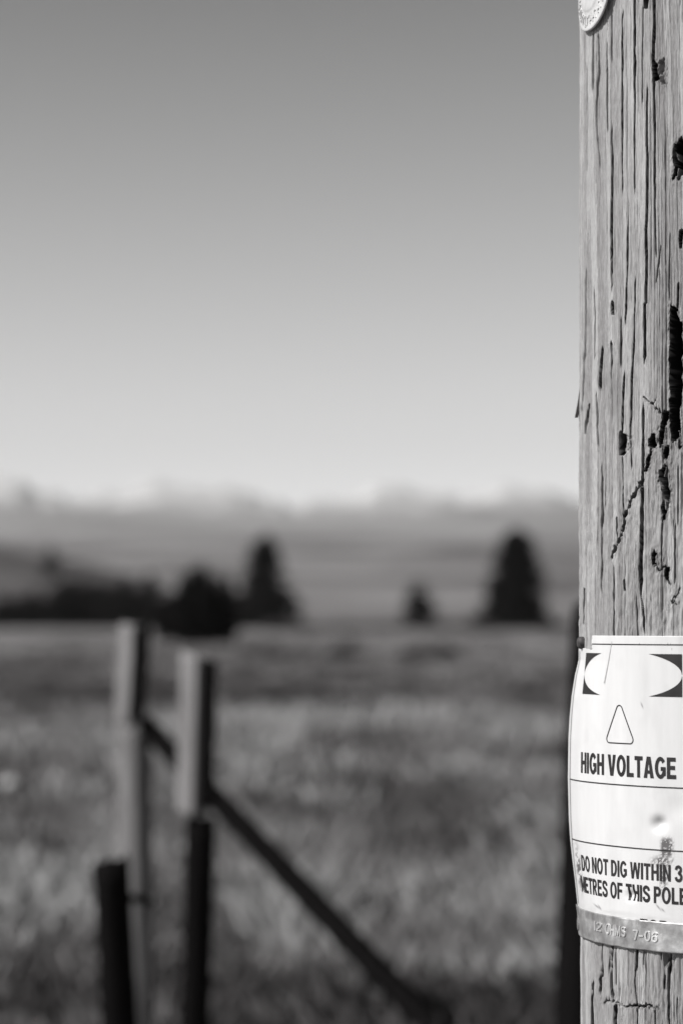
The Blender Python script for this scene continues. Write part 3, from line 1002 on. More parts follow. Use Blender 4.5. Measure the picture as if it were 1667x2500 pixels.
    # knots: darker wood with swirled relief
    for (kx, ky, kw, kh) in [(1613, 175, 14, 40), (1662, 385, 26, 66), (1620, 1110, 34, 120), (1636, 2345, 22, 34), (1604, 1372, 26, 34)]:
        e = np.where(vis, ((U - kx) / kw) ** 2 + ((V - ky) / kh) ** 2, 9)
        g = np.exp(-e)
        h += 0.0022 * g * (fbm(U / 6 + V / 40, V / 13, 80, 3) - 0.5)
        dirt = np.maximum(dirt, 0.55 * g * sstep(0.3, 0.6, fbm(U / 5, V / 10, 81, 2)))
    dirt = np.maximum(dirt, np.where(vis, 0.5 * np.exp(-((U - 1500) / 16) ** 2 - ((V - 960) / 70) ** 2), 0))
    dirt = np.maximum(dirt, np.where(vis, 0.4 * np.exp(-((U - 1583) / 16) ** 2 - ((V - 2490) / 26) ** 2), 0))
    keep = ~((V > 1575) & (V < 2270) & (P > -90) & (P < -13))
    Rr = R + h - np.where(keep, D, 0) - 0.006 * sstep(-90, -86, P) * (1 - sstep(-18, -14, P)) * sstep(1590, 1606, V) * (1 - sstep(2215, 2230, V))
    X, Y, _ = cyl(P, Z, Rr)
    nr, nc = P.shape
    me = new_mesh('shaft', np.stack([X, Y, Z], -1).reshape(-1, 3), grid_faces(nr, nc))
    fattr(me, 'dirt', dirt)
    fattr(me, 'tone', tone)
    fattr(me, 'recess_shade', shade_mask)
    set_uv(me, np.stack([arc.ravel(), Z.ravel()], 1))
    root = tag(empty('utility_pole', (AX, AY, 0)), 'thick weathered wooden utility pole with deep cracks at the right edge', 'utility pole')
    attach(obj('shaft', me, M_POLE), root)
    # domed top
    ring = [cyl(p, 9.0, pole_r(9.0)) for p in np.arange(-180, 180, 10)]
    vs = [(a, b, c - 0.002) for a, b, c in ring] + [(AX, AY, 9.03)]
    attach(obj('pole_top', new_mesh('pole_top', vs, [(i, (i + 1) % 36, 36) for i in range(36)]), M_POLE), root)
    # peeling splinter at the left edge
    def on(phi, py, off, px=1415):
        z = at(px, py, AY)[2]
        r = float(pole_r(z)) + off
        return Vector(cyl(phi, z, r))
    vs, fs = [], []
    n = 14
    for i in range(n):
        t = i / (n - 1)
        py = 905 + t * (1016 - 905)
        off = -0.001 + 0.0058 * t ** 1.6
        w = 2.6 * (1 - t) ** 0.8 + 0.25
        for ph, oo in ((-87 - w, -0.001 + 0.7 * max(off, 0) * t), (-87 - w, off + 0.0006), (-87 + w, off + 0.0006), (-87 + w, -0.001 + 0.7 * max(off, 0) * t)):
            vs.append(on(ph, py, oo))
    for i in range(n - 1):
        for k in range(4):
            fs.append((i * 4 + k, i * 4 + (k + 1) % 4, (i + 1) * 4 + (k + 1) % 4, (i + 1) * 4 + k))
    fs += [(3, 2, 1, 0), tuple((n - 1) * 4 + k for k in range(4))]
    attach(obj('splinter', new_mesh('splinter', vs, fs, smooth=False), plain('grey_splinter', 0.07, 0.9, 0.1, 0, 60)), root)


make_pole()

# ------------------------------------------------------------------ the sign
EDGE_PY = [1552, 1600, 1650, 1700, 1750, 1800, 1900, 2000, 2050, 2100, 2150, 2200, 2240, 2290]
EDGE_PX = [1424, 1421, 1409, 1401, 1396, 1393, 1391, 1393, 1396, 1401, 1407, 1412, 1416, 1418]
EDGE_Z = [at(x, y, AY + 0.01).z for x, y in zip(EDGE_PX, EDGE_PY)]
PHI_L, PHI_R = -87.0, -13.0
DENTS = [(1607, 2012, 11.5, 0.0052), (1541, 2186, 8.5, 0.0032), (1650, 1975, 22, 0.0012)]


def sign_off(phi, z):
    phi = np.asarray(phi, float); z = np.asarray(z, float)
    b = np.interp(-z, [-q for q in EDGE_Z], [(1418.5 - x) * 0.000395 for x in EDGE_PX])
    f = sstep(-38, -88, phi)
    return 0.0016 + np.maximum(b, 0) * f ** 1.1


def sign_pt(phi, z, lift=0.0):
    r = pole_r(1.45) + sign_off(phi, z)
    x, y, _ = cyl(phi, z, r)
    u, v = project(x, y, z)
    for du, dv, s, dep in DENTS:
        r = r - dep * np.exp(-((u - du) ** 2 + (v - dv) ** 2) / (2 * s * s))
    x, y, _ = cyl(phi, z, r + lift)
    return x, y, z


def sign_inv(px, py):
    """(phi, z) on the sign seen at pixel"""
    z = 1.45
    for _ in range(4):
        lo, hi = -86.5, 0.0
        for _ in range(40):
            m = 0.5 * (lo + hi)
            x, y, _z = sign_pt(m, z)
            if project(x, y, z)[0] < px: lo = m
            else: hi = m
        x, y, _z = sign_pt(lo, z)
        z = float(at(px, py, float(y)).z)
    return lo, z


def glyph(ch, t):
    """one capital as non-overlapping polygons, unit height; returns polygons and width"""
    R = lambda x0, y0, x1, y1: [(x0, y0), (x1, y0), (x1, y1), (x0, y1)]
    h = t * 0.82                               # horizontal strokes are a little thinner
    def ring(cx, cy, ro, so, ri, si, a0, a1, n=26):
        out = []
        for i in range(n):
            q0, q1 = (math.radians(a0 + (a1 - a0) * k / n) for k in (i, i + 1))
            c0, s0, c1, s1 = math.cos(q0), math.sin(q0), math.cos(q1), math.sin(q1)
            out.append([(cx + ro * c0, cy + so * s0), (cx + ro * c1, cy + so * s1), (cx + ri * c1, cy + si * s1), (cx + ri * c0, cy + si * s0)])
        return out
    def stroke(pts, th, tv):
        P = [Vector(p) for p in pts]
        S = []
        for i in range(len(P) - 1):
            p0, p1, p2, p3 = P[max(i - 1, 0)], P[i], P[i + 1], P[min(i + 2, len(P) - 1)]
            for k in range(4):
                u = k / 4
                S.append(0.5 * ((2 * p1) + (p2 - p0) * u + (2 * p0 - 5 * p1 + 4 * p2 - p3) * u * u + (3 * p1 - p0 - 3 * p2 + p3) * u ** 3))
        S.append(P[-1])
        L, Rr = [], []
        for i, p in enumerate(S):
            d = (S[min(i + 1, len(S) - 1)] - S[max(i - 1, 0)]).normalized()
            nn = Vector((-d.y * th / 2, d.x * tv / 2))
            L.append(p + nn); Rr.append(p - nn)
        return [[tuple(L[i]), tuple(L[i + 1]), tuple(Rr[i + 1]), tuple(Rr[i])] for i in range(len(S) - 1)]
    if ch == 'H': w = .72; return [R(0, 0, t, .42), R(0, .42, t, .6), R(0, .6, t, 1), R(w - t, 0, w, .42), R(w - t, .42, w, .6), R(w - t, .6, w, 1), R(t, .42, w - t, .6)], w
    if ch in 'I1': return [R(0, 0, t, 1)], t
    if ch == '-': return [R(0, .38, .36, .38 + t)], .36
    if ch == 'L': return [R(0, 0, t, h), R(0, h, t, 1), R(t, 0, .6, h)], .6
    if ch == 'T': w = .66; a, b = (w - t) / 2, (w + t) / 2; return [R(0, 1 - h, a, 1), R(a, 1 - h, b, 1), R(b, 1 - h, w, 1), R(a, 0, b, 1 - h)], w
    if ch in 'EF':
        P = [R(0, 0, t, h), R(0, h, t, .42), R(0, .42, t, .42 + h), R(0, .42 + h, t, 1 - h), R(0, 1 - h, t, 1), R(t, 1 - h, .62, 1), R(t, .42, .57, .42 + h)]
        if ch == 'E': P.append(R(t, 0, .65, h))
        return P, .65 if ch == 'E' else .62
    if ch == 'V':
        w, e = .76, t * .62
        return [[(0, 1), (e - t * .62, 1), (w / 2 - e, 0), (w / 2, 0), (w / 2, .27), (t * 1.12, 1)], [(w, 1), (w - t * 1.12, 1), (w / 2, .27), (w / 2, 0), (w / 2 + e, 0)]], w
    if ch == 'A':
        w, e = .78, t * .62
        X = lambda y: t * 1.12 + (w / 2 - t * 1.12) * y / .74
        return [[(0, 0), (t * 1.12, 0), (X(.2), .2), (X(.36), .36), (w / 2, .74), (w / 2, 1), (w / 2 - e, 1)], [(w, 0), (w / 2 + e, 1), (w / 2, 1), (w / 2, .74), (w - X(.36), .36), (w - X(.2), .2), (w - t * 1.12, 0)],
                [(X(.2), .2), (w - X(.2), .2), (w - X(.36), .36), (X(.36), .36)]], w
    if ch == 'N': w = .72; return [R(0, 0, t, 1), R(w - t, 0, w, 1), [(t, 1), (t, .66), (w - t, 0), (w - t, .34)]], w
    if ch == 'M': w = .86; return [R(0, 0, t, 1), R(w - t, 0, w, 1), [(t, 1), (t, .58), (w / 2, 0), (w / 2, .36)], [(w - t, 1), (w / 2, .36), (w / 2, 0), (w - t, .58)]], w
    if ch == 'W':
        q, w = .27, 1.08
        P = [[(0, 1), (q - t * .5, 0), (q, 0), (q, .36), (t * .95, 1)], [(2 * q, 1), (2 * q - t * .5, 1), (q, .36), (q, 0), (q + t * .5, 0), (2 * q, .66)]]
        return P + [[(w - x, y) for x, y in p[::-1]] for p in P], w
    if ch in 'O0':
        rx = .41 if ch == 'O' else .29
        return ring(rx, .5, rx, .515, rx - t, .515 - h, 0, 360, 40), 2 * rx
    if ch == 'G':
        rx = .41
        P = ring(rx, .5, rx, .515, rx - t, .515 - h, 38, 312, 34)
        o = (rx + rx * math.cos(math.radians(312)), .5 + .515 * math.sin(math.radians(312)))
        i = (rx + (rx - t) * math.cos(math.radians(312)), .5 + (.515 - h) * math.sin(math.radians(312)))
        P.append([i, o, (.79, .14), (.79, .36), (.79 - t * .92, .36)])
        P.append(R(.43, .36, .79 - t * .92, .36 + h * .95)); P.append(R(.79 - t * .92, .36, .79, .36 + h * .95))
        return P, .79
    if ch == 'D':
        return [R(0, 0, t, 1), R(t, 0, .32, h), R(t, 1 - h, .32, 1)] + ring(.32, .5, .4, .5, .4 - t, .5 - h, -90, 90, 24), .72
    if ch in 'PR':
        P = [R(0, 0, t, 1), R(t, 1 - h, .38, 1), R(t, .40, .38, .40 + h)] + ring(.38, .7, .29, .3, .29 - t, .3 - h, -90, 90, 20)
        if ch == 'R': P.append([(.24, .40), (.30, .40), (.72, 0), (.72 - t * 1.2, 0)] if False else [(.25, .40), (.25 + t * 1.05, .40), (.73, 0), (.73 - t * 1.18, 0)])
        return P, .67 if ch == 'P' else .73
    if ch == 'S':
        return stroke([(.60, .70), (.55, .84), (.35, .915), (.15, .85), (.11, .72), (.2, .60), (.36, .52), (.54, .43), (.62, .29), (.56, .15), (.35, .085), (.14, .16), (.08, .31)], t * .98, t * .9), .70
    if ch == '3':
        return stroke([(.08, .72), (.14, .86), (.31, .915), (.48, .84), (.49, .66), (.34, .53), (.50, .43), (.55, .28), (.48, .14), (.31, .085), (.13, .14), (.07, .29)], t * .95, t * .88), .62
    if ch == '2':
        return stroke([(.08, .70), (.14, .86), (.31, .915), (.48, .84), (.5, .66), (.34, .44), (.1, .2), (.08, .09)], t * .95, t * .88) + [R(.0, 0, .56, h)], .58
    if ch == '7': return [R(0, 1 - h, .56, 1), [(.56, 1 - h), (.56 - t * 1.1, 1 - h), (.13, 0), (.13 + t * 1.05, 0)]], .56
    if ch == '6':
        return ring(.29, .31, .29, .32, .29 - t, .32 - h, 0, 360, 30) + stroke([(.09, .40), (.1, .66), (.2, .86), (.36, .915), (.52, .82)], t * .95, t * .85)[4:], .58
    return [R(0, 0, .5, 1)], .5


ARC = 0.151


def build_sign():
    z_top = sign_inv(1500, 1552)[1]
    z_bot = sign_inv(1500, 2262)[1]
    root = tag(empty('warning_sign', (AX, AY, z_bot)), 'white high voltage warning sign wrapped round the utility pole', 'sign')
    phis = np.linspace(PHI_L, PHI_R, 280)
    zs = np.linspace(z_bot, z_top, 420)
    P, Z = np.meshgrid(phis, zs)
    X, Y, _ = sign_pt(P, Z)
    U, V = project(X, Y, Z)
    # torn corner round the top nail
    faces = grid_faces(len(zs), len(phis))
    tear = (U < 1443 + 3 * (vnoise(V / 4, V * 0, 90) - 0.5)) & (V < 1586 - (1443 - U) * 0.25)
    dead = tear.ravel()[faces].any(1)
    faces = faces[~dead]
    me = new_mesh('plate', np.stack([X, Y, Z], -1).reshape(-1, 3), faces)
    bm = bmesh.new(); bm.from_mesh(me)
    bmesh.ops.delete(bm, geom=[v for v in bm.verts if not v.link_faces], context='VERTS')
    bm.to_mesh(me); bm.free()
    co = np.zeros(len(me.vertices) * 3); me.vertices.foreach_get('co', co); co = co.reshape(-1, 3)
    u, v = project(co[:, 0], co[:, 1], co[:, 2])
    # worn paint: patch running down from the big dent, scuffed left edge
    w1 = np.exp(-((u - 1627) / 15) ** 4 - ((v - 2068) / 22) ** 4) + 0.8 * np.exp(-((u - 1614) / 22) ** 2 - ((v - 2102) / 12) ** 2)
    w1b = np.exp(-((u - 1619 + (v - 2150) * 0.12) / 9) ** 2 - ((v - 2148) / 32) ** 2)
    nz = fbm(u / 3.2, v / 3.2, 95, 3)
    wear = np.clip((w1 * 1.5 + w1b * 1.2) * sstep(0.36, 0.58, nz + 0.14 * w1), 0, 1)
    edge = np.interp(v, EDGE_PY, EDGE_PX)
    wl_ = np.exp(-((u - edge - 9) / 5) ** 2) * np.exp(-((v - 2120) / 45) ** 2)
    wear = np.maximum(wear, np.clip(wl_ * 1.5 * sstep(0.36, 0.65, fbm(u / 4, v / 7, 96, 2)), 0, 1))
    wear = np.maximum(wear, 0.25 * np.exp(-((v - 2216 - (u - 1420) * 0.17) / 9) ** 2) * fbm(u / 18, v / 6, 97, 2))
    for qx, qy, qa, ql in [(1456, 2213, 0.7, 9), (1463, 2216, 1.0, 7), (1606, 2215, 0.9, 10), (1617, 2222, 0.8, 6), (1566, 1722, 1.2, 8), (1594, 2100, 2.2, 9), (1640, 2102, 2.0, 8)]:
        du_, dv_ = u - qx, v - qy
        al = du_ * math.cos(qa) + dv_ * math.sin(qa); ac = -du_ * math.sin(qa) + dv_ * math.cos(qa)
        wear = np.maximum(wear, 0.85 * np.exp(-(al / ql) ** 2 - (ac / 1.6) ** 2))
    smear = 0.10 * np.exp(-((u - 1574 - (v - 1650) * 0.03) / 16) ** 2 - ((v - 1655) / 70) ** 2) + 0.12 * np.exp(-((u - 1662) / 10) ** 2 - ((v - 1565) / 26) ** 2)
    wear = np.maximum(wear, smear + 0.045 * sstep(0.55, 0.75, fbm(u / 26, v / 60, 98, 3)))
    fattr(me, 'wear', wear)
    t = NT('white_enamel')
    o = t.coord()
    n = t.noise(t.mapping(o, (60, 60, 9)), 1.0, 5, 0.6)
    c = t.ramp(n, [(0.3, 0.52), (0.7, 0.575)])
    t.color(t.mix(t.attr('wear'), c, 0.10))
    t.rough(0.42, 0.35)
    plate = attach(obj('plate', me, t.m), root)
    sol = plate.modifiers.new('thickness', 'SOLIDIFY'); sol.thickness = 0.0009; sol.offset = -1
    ink = plain('black_ink', 0.018, 0.5, 0.3, 0, 60, 0.3)
    LIFT = 0.00035

    def mapped(name, verts2, faces2, mat=ink, lift=LIFT):
        """verts2: (phi, z) pairs"""
        v2 = np.asarray(verts2, float)
        x, y, z = sign_pt(v2[:, 0], v2[:, 1], lift)
        return attach(obj(name, new_mesh(name, np.stack([x, y, v2[:, 1]], 1), faces2, smooth=False), mat), root)

    def band(name, phi0, phi1, z, th, mat=ink, n=70):
        ph = np.linspace(phi0, phi1, n)
        v = [(p, z - th / 2) for p in ph] + [(p, z + th / 2) for p in ph]
        return mapped(name, v, [(i, i + 1, n + i + 1, n + i) for i in range(n - 1)], mat)

    k = 2.2 / FPX
    # rules
    zt = sign_inv(1500, 1573)[1]
    band('printed_rule', sign_inv(1445, 1573)[0], PHI_R + 2, zt, 2.6 * k)
    for px, py in ((1540, 1918), (1540, 2070)):
        ph, z = sign_inv(px, py)
        band('printed_rule', -79.0, PHI_R + 2, z, 3.0 * k)
    # left border rule
    n = 120
    zz = np.linspace(z_bot + 0.012, sign_inv(1450, 1590)[1], n)
    v = [(-79.6, z) for z in zz] + [(-78.6, z) for z in zz]
    mapped('border_rule', v, [(i, n + i, n + i + 1, i + 1) for i in range(n - 1)], plain('grey_ink', 0.25, 0.5, 0.3))
    # header panel: dark rectangle with a pale ellipse knocked out
    pl, pr = sign_inv(1427, 1640)[0], sign_inv(1664, 1650)[0]
    za, zb = sign_inv(1540, 1596)[1], sign_inv(1540, 1699)[1]
    pc, zc = 0.5 * (pl + pr), 0.5 * (za + zb)
    a, hb = 0.5 * (pr - pl), 0.5 * (za - zb)
    eb = hb * 1.14
    lim = a * math.sqrt(1 - (hb / eb) ** 2)
    for sx in (-1, 1):
        for sz in (-1, 1):
            xs = np.linspace(lim, a, 40)
            vv, ff = [], []
            for x in xs:
                e = eb * math.sqrt(max(0, 1 - (x / a) ** 2))
                vv += [(pc + sx * x, zc + sz * e), (pc + sx * x, zc + sz * hb)]
            ff = [(2 * i, 2 * i + 2, 2 * i + 3, 2 * i + 1) for i in range(39)]
            if sx * sz < 0:
                ff = [f[::-1] for f in ff]
            mapped('header_corner', vv, [f[::-1] for f in ff])
    # triangle outline with rounded corners
    pts = [sign_inv(1511, 1706), sign_inv(1553, 1820), sign_inv(1477, 1812)]
    zb_ = 0.5 * (pts[1][1] + pts[2][1])
    half = math.radians(0.5 * (pts[1][0] - pts[2][0])) * ARC
    pcx = pts[0][0]
    tri = [(0, pts[0][1] - zb_), (half, 0), (-half, 0)]
    rad = 0.0042
    outline = []
    for i in range(3):
        p0, p1, p2 = [Vector(tri[(i + d) % 3]) for d in (-1, 0, 1)]
        d0, d1 = (p0 - p1).normalized(), (p2 - p1).normalized()
        ang = d0.angle(d1)
        bis = (d0 + d1).normalized()
        c = p1 + bis * (rad / math.sin(ang / 2))
        a0 = math.atan2((p1 + d0 * rad / math.tan(ang / 2) - c).y, (p1 + d0 * rad / math.tan(ang / 2) - c).x)
        a1 = math.atan2((p1 + d1 * rad / math.tan(ang / 2) - c).y, (p1 + d1 * rad / math.tan(ang / 2) - c).x)
        da = (a1 - a0 + math.pi) % (2 * math.pi) - math.pi
        for s in range(9):
            q = a0 + da * s / 8
            outline.append((c, Vector((math.cos(q), math.sin(q)))))
    th = 0.00105
    dense = []
    m = len(outline)
    for i in range(m):
        c0, n0 = outline[i]; c1, n1 = outline[(i + 1) % m]
        P0o, P0i = c0 + n0 * rad, c0 + n0 * (rad - th)
        P1o, P1i = c1 + n1 * rad, c1 + n1 * (rad - th)
        steps = 10 if (P1o - P0o).length > 0.006 else 1
        for s in range(steps):
            f = s / steps
            dense.append((P0o.lerp(P1o, f), P0i.lerp(P1i, f)))
    vv, ff = [], []
    for o_, i_ in dense:
        for q in (o_, i_):
            vv.append((pcx + math.degrees(q.x / ARC), zb_ + q.y))
    m = len(dense)
    ff = [(2 * i, 2 * i + 1, 2 * ((i + 1) % m) + 1, 2 * ((i + 1) % m)) for i in range(m)]
    mapped('warning_triangle', vv, ff)

    # scratch running down from the top edge
    s0, s1 = sign_inv(1493, 1566), sign_inv(1474.5, 1668)
    n = 24
    vv = []
    for i in range(n):
        f = i / (n - 1)
        p, z = s0[0] + (s1[0] - s0[0]) * f, s0[1] + (s1[1] - s0[1]) * f
        w = (0.09 + 0.16 * f) * (0.6 + 0.8 * random.Random(i).random())
        vv += [(p - w, z), (p + w, z)]
    mapped('scratch', vv, [(2 * i, 2 * i + 2, 2 * i + 3, 2 * i + 1) for i in range(n - 1)], plain('scratch_grey', 0.33, 0.6))

    def text(name, body, left, right, top_at, bot_at, bold=0.19, mapper=None):
        """heavy grotesque capitals stretched so that the line's ends fall at the given places"""
        polys, x = [], 0.0
        for ch in body:
            if ch == ' ':
                x += 0.30
                continue
            gp, w = glyph(ch, bold)
            polys += [[(px + x, py) for px, py in p] for p in gp]
            x += w + 0.085
        bm = bmesh.new()
        for p in polys:
            try:
                bm.faces.new([bm.verts.new((q[0], q[1], 0)) for q in p])
            except ValueError:
                pass
        bmesh.ops.remove_doubles(bm, verts=bm.verts, dist=1e-4)
        xs = [v.co.x for v in bm.verts]
        x0, x1, y0, y1 = min(xs), max(xs), 0.0, 1.0
        bmesh.ops.triangulate(bm, faces=bm.faces)
        nx = int((x1 - x0) * 8)
        for i in range(1, nx):
            g = list(bm.verts) + list(bm.edges) + list(bm.faces)
            bmesh.ops.bisect_plane(bm, geom=g, plane_co=(x0 + (x1 - x0) * i / nx, 0, 0), plane_no=(1, 0, 0), dist=1e-6)
        for i in range(1, 6):
            g = list(bm.verts) + list(bm.edges) + list(bm.faces)
            bmesh.ops.bisect_plane(bm, geom=g, plane_co=(0, i / 6, 0), plane_no=(0, 1, 0), dist=1e-6)
        bmesh.ops.triangulate(bm, faces=bm.faces)
        for v in bm.verts:
            p = left + (right - left) * (v.co.x - x0) / (x1 - x0)
            z = bot_at + (top_at - bot_at) * v.co.y
            x, y, _ = (mapper or (lambda p, z: sign_pt(p, z, LIFT)))(p, z)
            v.co = (float(x), float(y), z)
        bm.normal_update()
        cam_v = Vector((-AX, -AY, 0))
        bmesh.ops.reverse_faces(bm, faces=[f for f in bm.faces if f.normal.dot(cam_v) < 0])
        me = bpy.data.meshes.new(name)
        bm.to_mesh(me); bm.free()
        return me

    def zpair(px, t, b):
        return sign_inv(px, t)[1], sign_inv(px, b)[1]

    zt_, zb2 = zpair(1540, 1845, 1897)
    attach(obj('lettering', text('lettering', 'HIGH VOLTAGE', sign_inv(1418, 1860)[0], sign_inv(1649.5, 1878)[0], zt_, zb2, 0.235), ink), root)['label'] = 'bold HIGH VOLTAGE line'
    zt_, zb2 = zpair(1538, 2104, 2144)
    attach(obj('lettering', text('lettering', 'DO NOT DIG WITHIN 3', sign_inv(1419, 2105)[0], sign_inv(1665, 2137)[0], zt_, zb2, 0.222), ink), root)['label'] = 'DO NOT DIG WITHIN 3 line'
    zt_, zb2 = zpair(1538, 2158, 2198)
    attach(obj('lettering', text('lettering', 'METRES OF THIS POLE', sign_inv(1419, 2160)[0], sign_inv(1676, 2190)[0], zt_, zb2, 0.222), ink), root)['label'] = 'METRES OF THIS POLE line'

    # ---------------- stamped metal band nailed over the foot of the sign
    z1 = sign_inv(1540, 2243)[1]
    z0 = sign_inv(1540, 2315)[1]
    zt_, zb2 = z1 + 3.2 * k, z1 - 30 * k
    attach(obj('lettering', text('lettering', 'FOR', sign_inv(1562, 2250)[0], sign_inv(1632, 2250)[0], zt_, zb2, 0.222), ink), root)['label'] = 'line of print almost hidden by the metal band'

    def band_pt(phi, z, lift=0.0):
        r = pole_r(1.45) + sign_off(phi, np.maximum(z, z_bot + 0.002)) * sstep(z0 - 0.004, z1, z) + 0.0012 + 0.0026 * (1 - sstep(z0 - 0.004, z1, z))
        r = r + 0.0017 * (fbm(np.asarray(phi) * 0.2, np.asarray(z) * 45, 101, 2) - 0.5)
        # crease where the band has been bent
        r = r + 0.0011 * np.exp(-((np.asarray(phi) + 36.0) / 1.3) ** 2) - 0.0006 * np.exp(-((np.asarray(phi) + 33.2) / 1.6) ** 2)
        x, y, _ = cyl(phi, z, r + lift)
        return x, y, z

    broot = tag(empty('metal_tag', (AX, AY, z0)), 'dull metal strip stamped 7-06 nailed below the warning sign', 'metal strip')
    ph = np.linspace(-86.5, -6, 240)
    zz = np.linspace(0, 1, 26)
    Pm, Tm = np.meshgrid(ph, zz)
    lowz = z0 + 0.004 * sstep(-76, -86, Pm) + 0.0006 * (vnoise(Pm * 0.3, Pm * 0, 33) - 0.5)
    Zm = lowz + (z1 - lowz) * Tm
    Xm, Ym, _ = band_pt(Pm, Zm)
    me = new_mesh('strip', np.stack([Xm, Ym, Zm], -1).reshape(-1, 3), grid_faces(len(zz), len(ph)))
    t = NT('dull_aluminium')
    o = t.coord()
    n = t.noise(o, 70, 5, 0.6)
    n2 = t.noise(t.mapping(o, (300, 300, 900)), 1.0, 3)
    t.color(t.ramp(n, [(0.3, 0.2), (0.5, 0.34), (0.7, 0.58)]))
    t.rough(0.42, 0.4, 0.6)
    t.bump(n2, 0.25, 0.0004)
    strip = attach(obj('strip', me, t.m), broot)
    sol = strip.modifiers.new('thickness', 'SOLIDIFY'); sol.thickness = 0.0008; sol.offset = -1
    t2 = NT('rubbed_aluminium'); t2.color(0.6); t2.rough(0.3, 0.5, 0.6)

    def stamped(body, pl_, pr_, pyt, pyb, px):
        zt3, zb3 = sign_inv(px, pyt)[1], sign_inv(px, pyb)[1]
        me = text('stamped_lettering', body, pl_, pr_, zt3, zb3, 0.15, mapper=lambda p, z: band_pt(p, z, 0.0009))
        ob = attach(obj('stamped_lettering', me, t2.m), broot)
        s = ob.modifiers.new('thickness', 'SOLIDIFY'); s.thickness = 0.0009; s.offset = -1
        return ob
    stamped('12', sign_inv(1454, 2250)[0], sign_inv(1472, 2260)[0], 2250, 2273, 1463)
    stamped('OHMS', sign_inv(1481, 2265)[0], sign_inv(1530, 2275)[0], 2258, 2284, 1505)
    stamped('7-06', sign_inv(1548, 2280)[0], sign_inv(1607, 2285)[0], 2272, 2297, 1578)

    def nail(name, phi, z, r, rad, proud, parent, mat, dome=0.5, seed=0):
        """nail head lying on the surface"""
        nx, ny = nvec(phi)
        nrm = Vector((float(nx), float(ny), 0)); tan = Vector((-nrm.y, nrm.x, 0)); up = Vector((0, 0, 1))
        c = Vector([float(q) for q in cyl(phi, z, r)])
        rings = [(1.0, -0.004), (1.0, proud * 0.45), (0.92, proud * (1 - 0.35 * dome)), (0.55, proud * (1 - 0.08 * dome)), (0.2, proud)]
        vs, fs = [], []
        for rr_, hh in rings:
            for k_ in range(20):
                a_ = 2 * math.pi * k_ / 20
                j = 1 + 0.08 * (float(vnoise(k_ * 0.8, rr_ * 3, seed)) - 0.5)
                vs.append(c + (tan * math.cos(a_) + up * math.sin(a_)) * rad * rr_ * j + nrm * hh)
        for i in range(len(rings) - 1):
            for k_ in range(20):
                k2 = (k_ + 1) % 20
                fs.append((i * 20 + k_, i * 20 + k2, (i + 1) * 20 + k2, (i + 1) * 20 + k_))
        fs.append(tuple(range(80, 100)))
        return attach(obj(name, new_mesh(name, vs, fs), mat), parent)

    rust = plain('rusty_nail', 0.06, 0.75, 0.3, 0.3, 300, 0.5)
    zinc = plain('dull_nail', 0.16, 0.7, 0.3, 0.4, 500, 0.35)
    zn = at(1431, 1570, 2.25).z
    nail('nail', -74.5, zn, 0.1505, 0.0058, 0.0065, root, rust, 0.8, 2)
    zn = at(1424, 2263, 2.27).z
    nail('nail', -79.0, zn, 0.1535, 0.0066, 0.0022, broot, zinc, 0.3, 3)
    zn = at(1441, 2288, 2.25).z
    nail('nail', -72.0, zn, 0.1528, 0.0010, 0.0008, broot, rust, 0.8, 4)


build_sign()


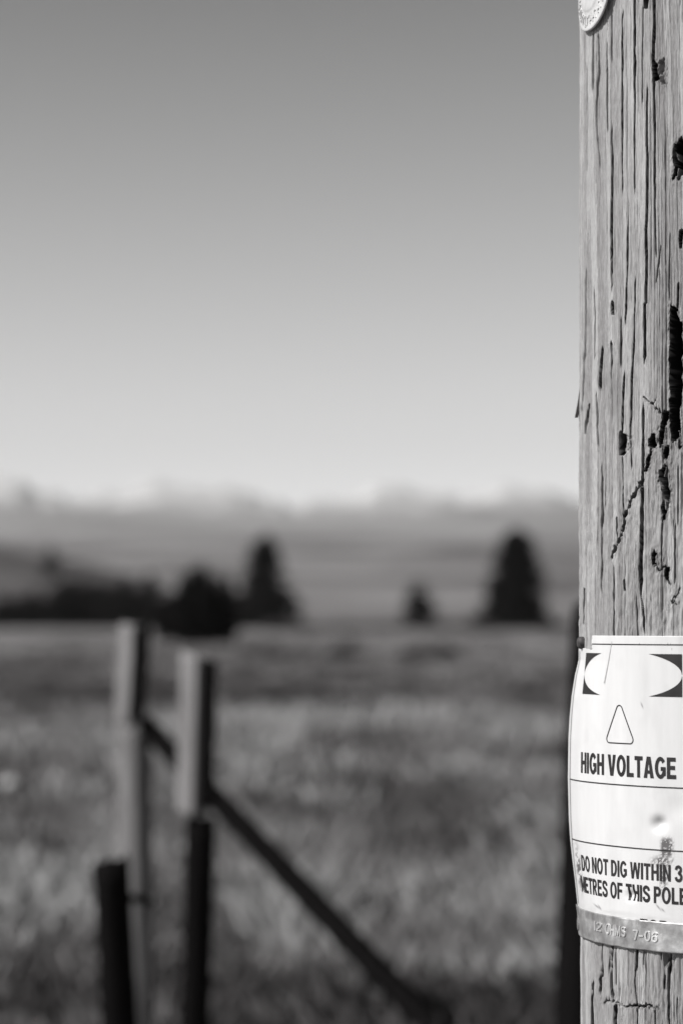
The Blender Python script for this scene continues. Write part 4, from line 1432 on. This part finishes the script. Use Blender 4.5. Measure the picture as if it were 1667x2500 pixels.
# ------------------------------------------------------------------ embossed disc at the top
def build_disc():
    phi = -61.5
    zc = at(1447, -33, 2.24).z
    rad = 0.0392
    nx, ny = nvec(phi)
    nrm = Vector((float(nx), float(ny), 0)); tan = Vector((-nrm.y, nrm.x, 0)); up = Vector((0, 0, 1))
    if tan.dot(Vector((LX, LY, 0))) > 0: tan = -tan
    c = Vector([float(q) for q in cyl(phi, zc, float(pole_r(zc)) + 0.0058)])
    root = tag(empty('pole_tag', c), 'round pale embossed metal disc at the top of the utility pole', 'metal tag')

    def surf(r, a, lift=0.0):
        x, y = r * math.cos(a), r * math.sin(a)
        bend = -x * x / (2 * 0.33)
        if x < 0: bend = -x * x / (2 * 0.10)
        return c + tan * x + up * y + nrm * (bend + lift)
    prof = [(0.0, 0.0012), (0.35, 0.0012), (0.5, 0.0012), (0.535, 0.0006), (0.57, 0.0), (0.8, 0.0), (0.93, 0.0), (0.975, 0.0004), (1.0, -0.0003), (1.0, -0.0016), (0.5, -0.0016)]
    seg = 72
    vs, fs = [], []
    for q, l in prof:
        for k in range(seg):
            vs.append(surf(rad * q, 2 * math.pi * k / seg, l))
    for i in range(len(prof) - 1):
        for k in range(seg):
            k2 = (k + 1) % seg
            fs.append((i * seg + k, (i + 1) * seg + k, (i + 1) * seg + k2, i * seg + k2))
    t = NT('pale_aluminium')
    n = t.noise(t.coord(), 160, 4)
    t.color(t.ramp(n, [(0.3, 0.52), (0.7, 0.64)]))
    t.rough(0.5, 0.4, 0.35)
    attach(obj('disc', new_mesh('disc', vs, fs), t.m), root)
    # raised marks round the rim
    vs, fs = [], []
    r = random.Random(5)
    for k in range(34):
        a = 2 * math.pi * k / 34
        for strokes in range(2):
            r0, r1 = (0.64, 0.86) if strokes == 0 else (r.choice([0.64, 0.74, 0.84]), 0)
            if strokes == 0:
                quad = [(0.64, a - 0.022), (0.64, a + 0.008), (0.86, a + 0.008), (0.86, a - 0.022)]
            else:
                quad = [(r0, a), (r0, a + 0.09), (r0 + 0.05, a + 0.09), (r0 + 0.05, a)]
            o = len(vs)
            for lift in (0.0, 0.0009):
                for q, b in quad:
                    vs.append(surf(rad * q, b, lift))
            fs += [(o + 4, o + 5, o + 6, o + 7)] + [(o + i, o + (i + 1) % 4, o + 4 + (i + 1) % 4, o + 4 + i) for i in range(4)]
    attach(obj('embossing', new_mesh('embossing', vs, fs, smooth=False), t.m), root)
    v, f = tube([c - nrm * 0.02, c + nrm * 0.0018, c + nrm * 0.003], [0.0035, 0.0055, 0.003], 12)
    attach(obj('nail', new_mesh('nail', v, f), t.m), root)


build_disc()

# ------------------------------------------------------------------ air between here and the mountains
bm = bmesh.new()
bmesh.ops.create_cube(bm, size=1.0)
me = bpy.data.meshes.new('haze')
for v in bm.verts:
    v.co = ((v.co.x) * 17600, (v.co.y + 0.5) * 16800 - 1500, (v.co.z + 0.5) * 1160 - 8)
bm.to_mesh(me); bm.free()
hm = bpy.data.materials.new('haze')
hm.use_nodes = True
hn, hl = hm.node_tree.nodes, hm.node_tree.links
hn.remove(hn['Principled BSDF'])
pv = hn.new('ShaderNodeVolumePrincipled')
pv.inputs['Color'].default_value = (0.9, 0.9, 0.9, 1)
pv.inputs['Density'].default_value = 5.0e-5
pv.inputs['Anisotropy'].default_value = 0.2
hl.new(pv.outputs[0], hn['Material Output'].inputs['Volume'])
hz = obj('haze', me, hm)
tag(hz, 'thin pale haze over the land', 'haze', kind='stuff')
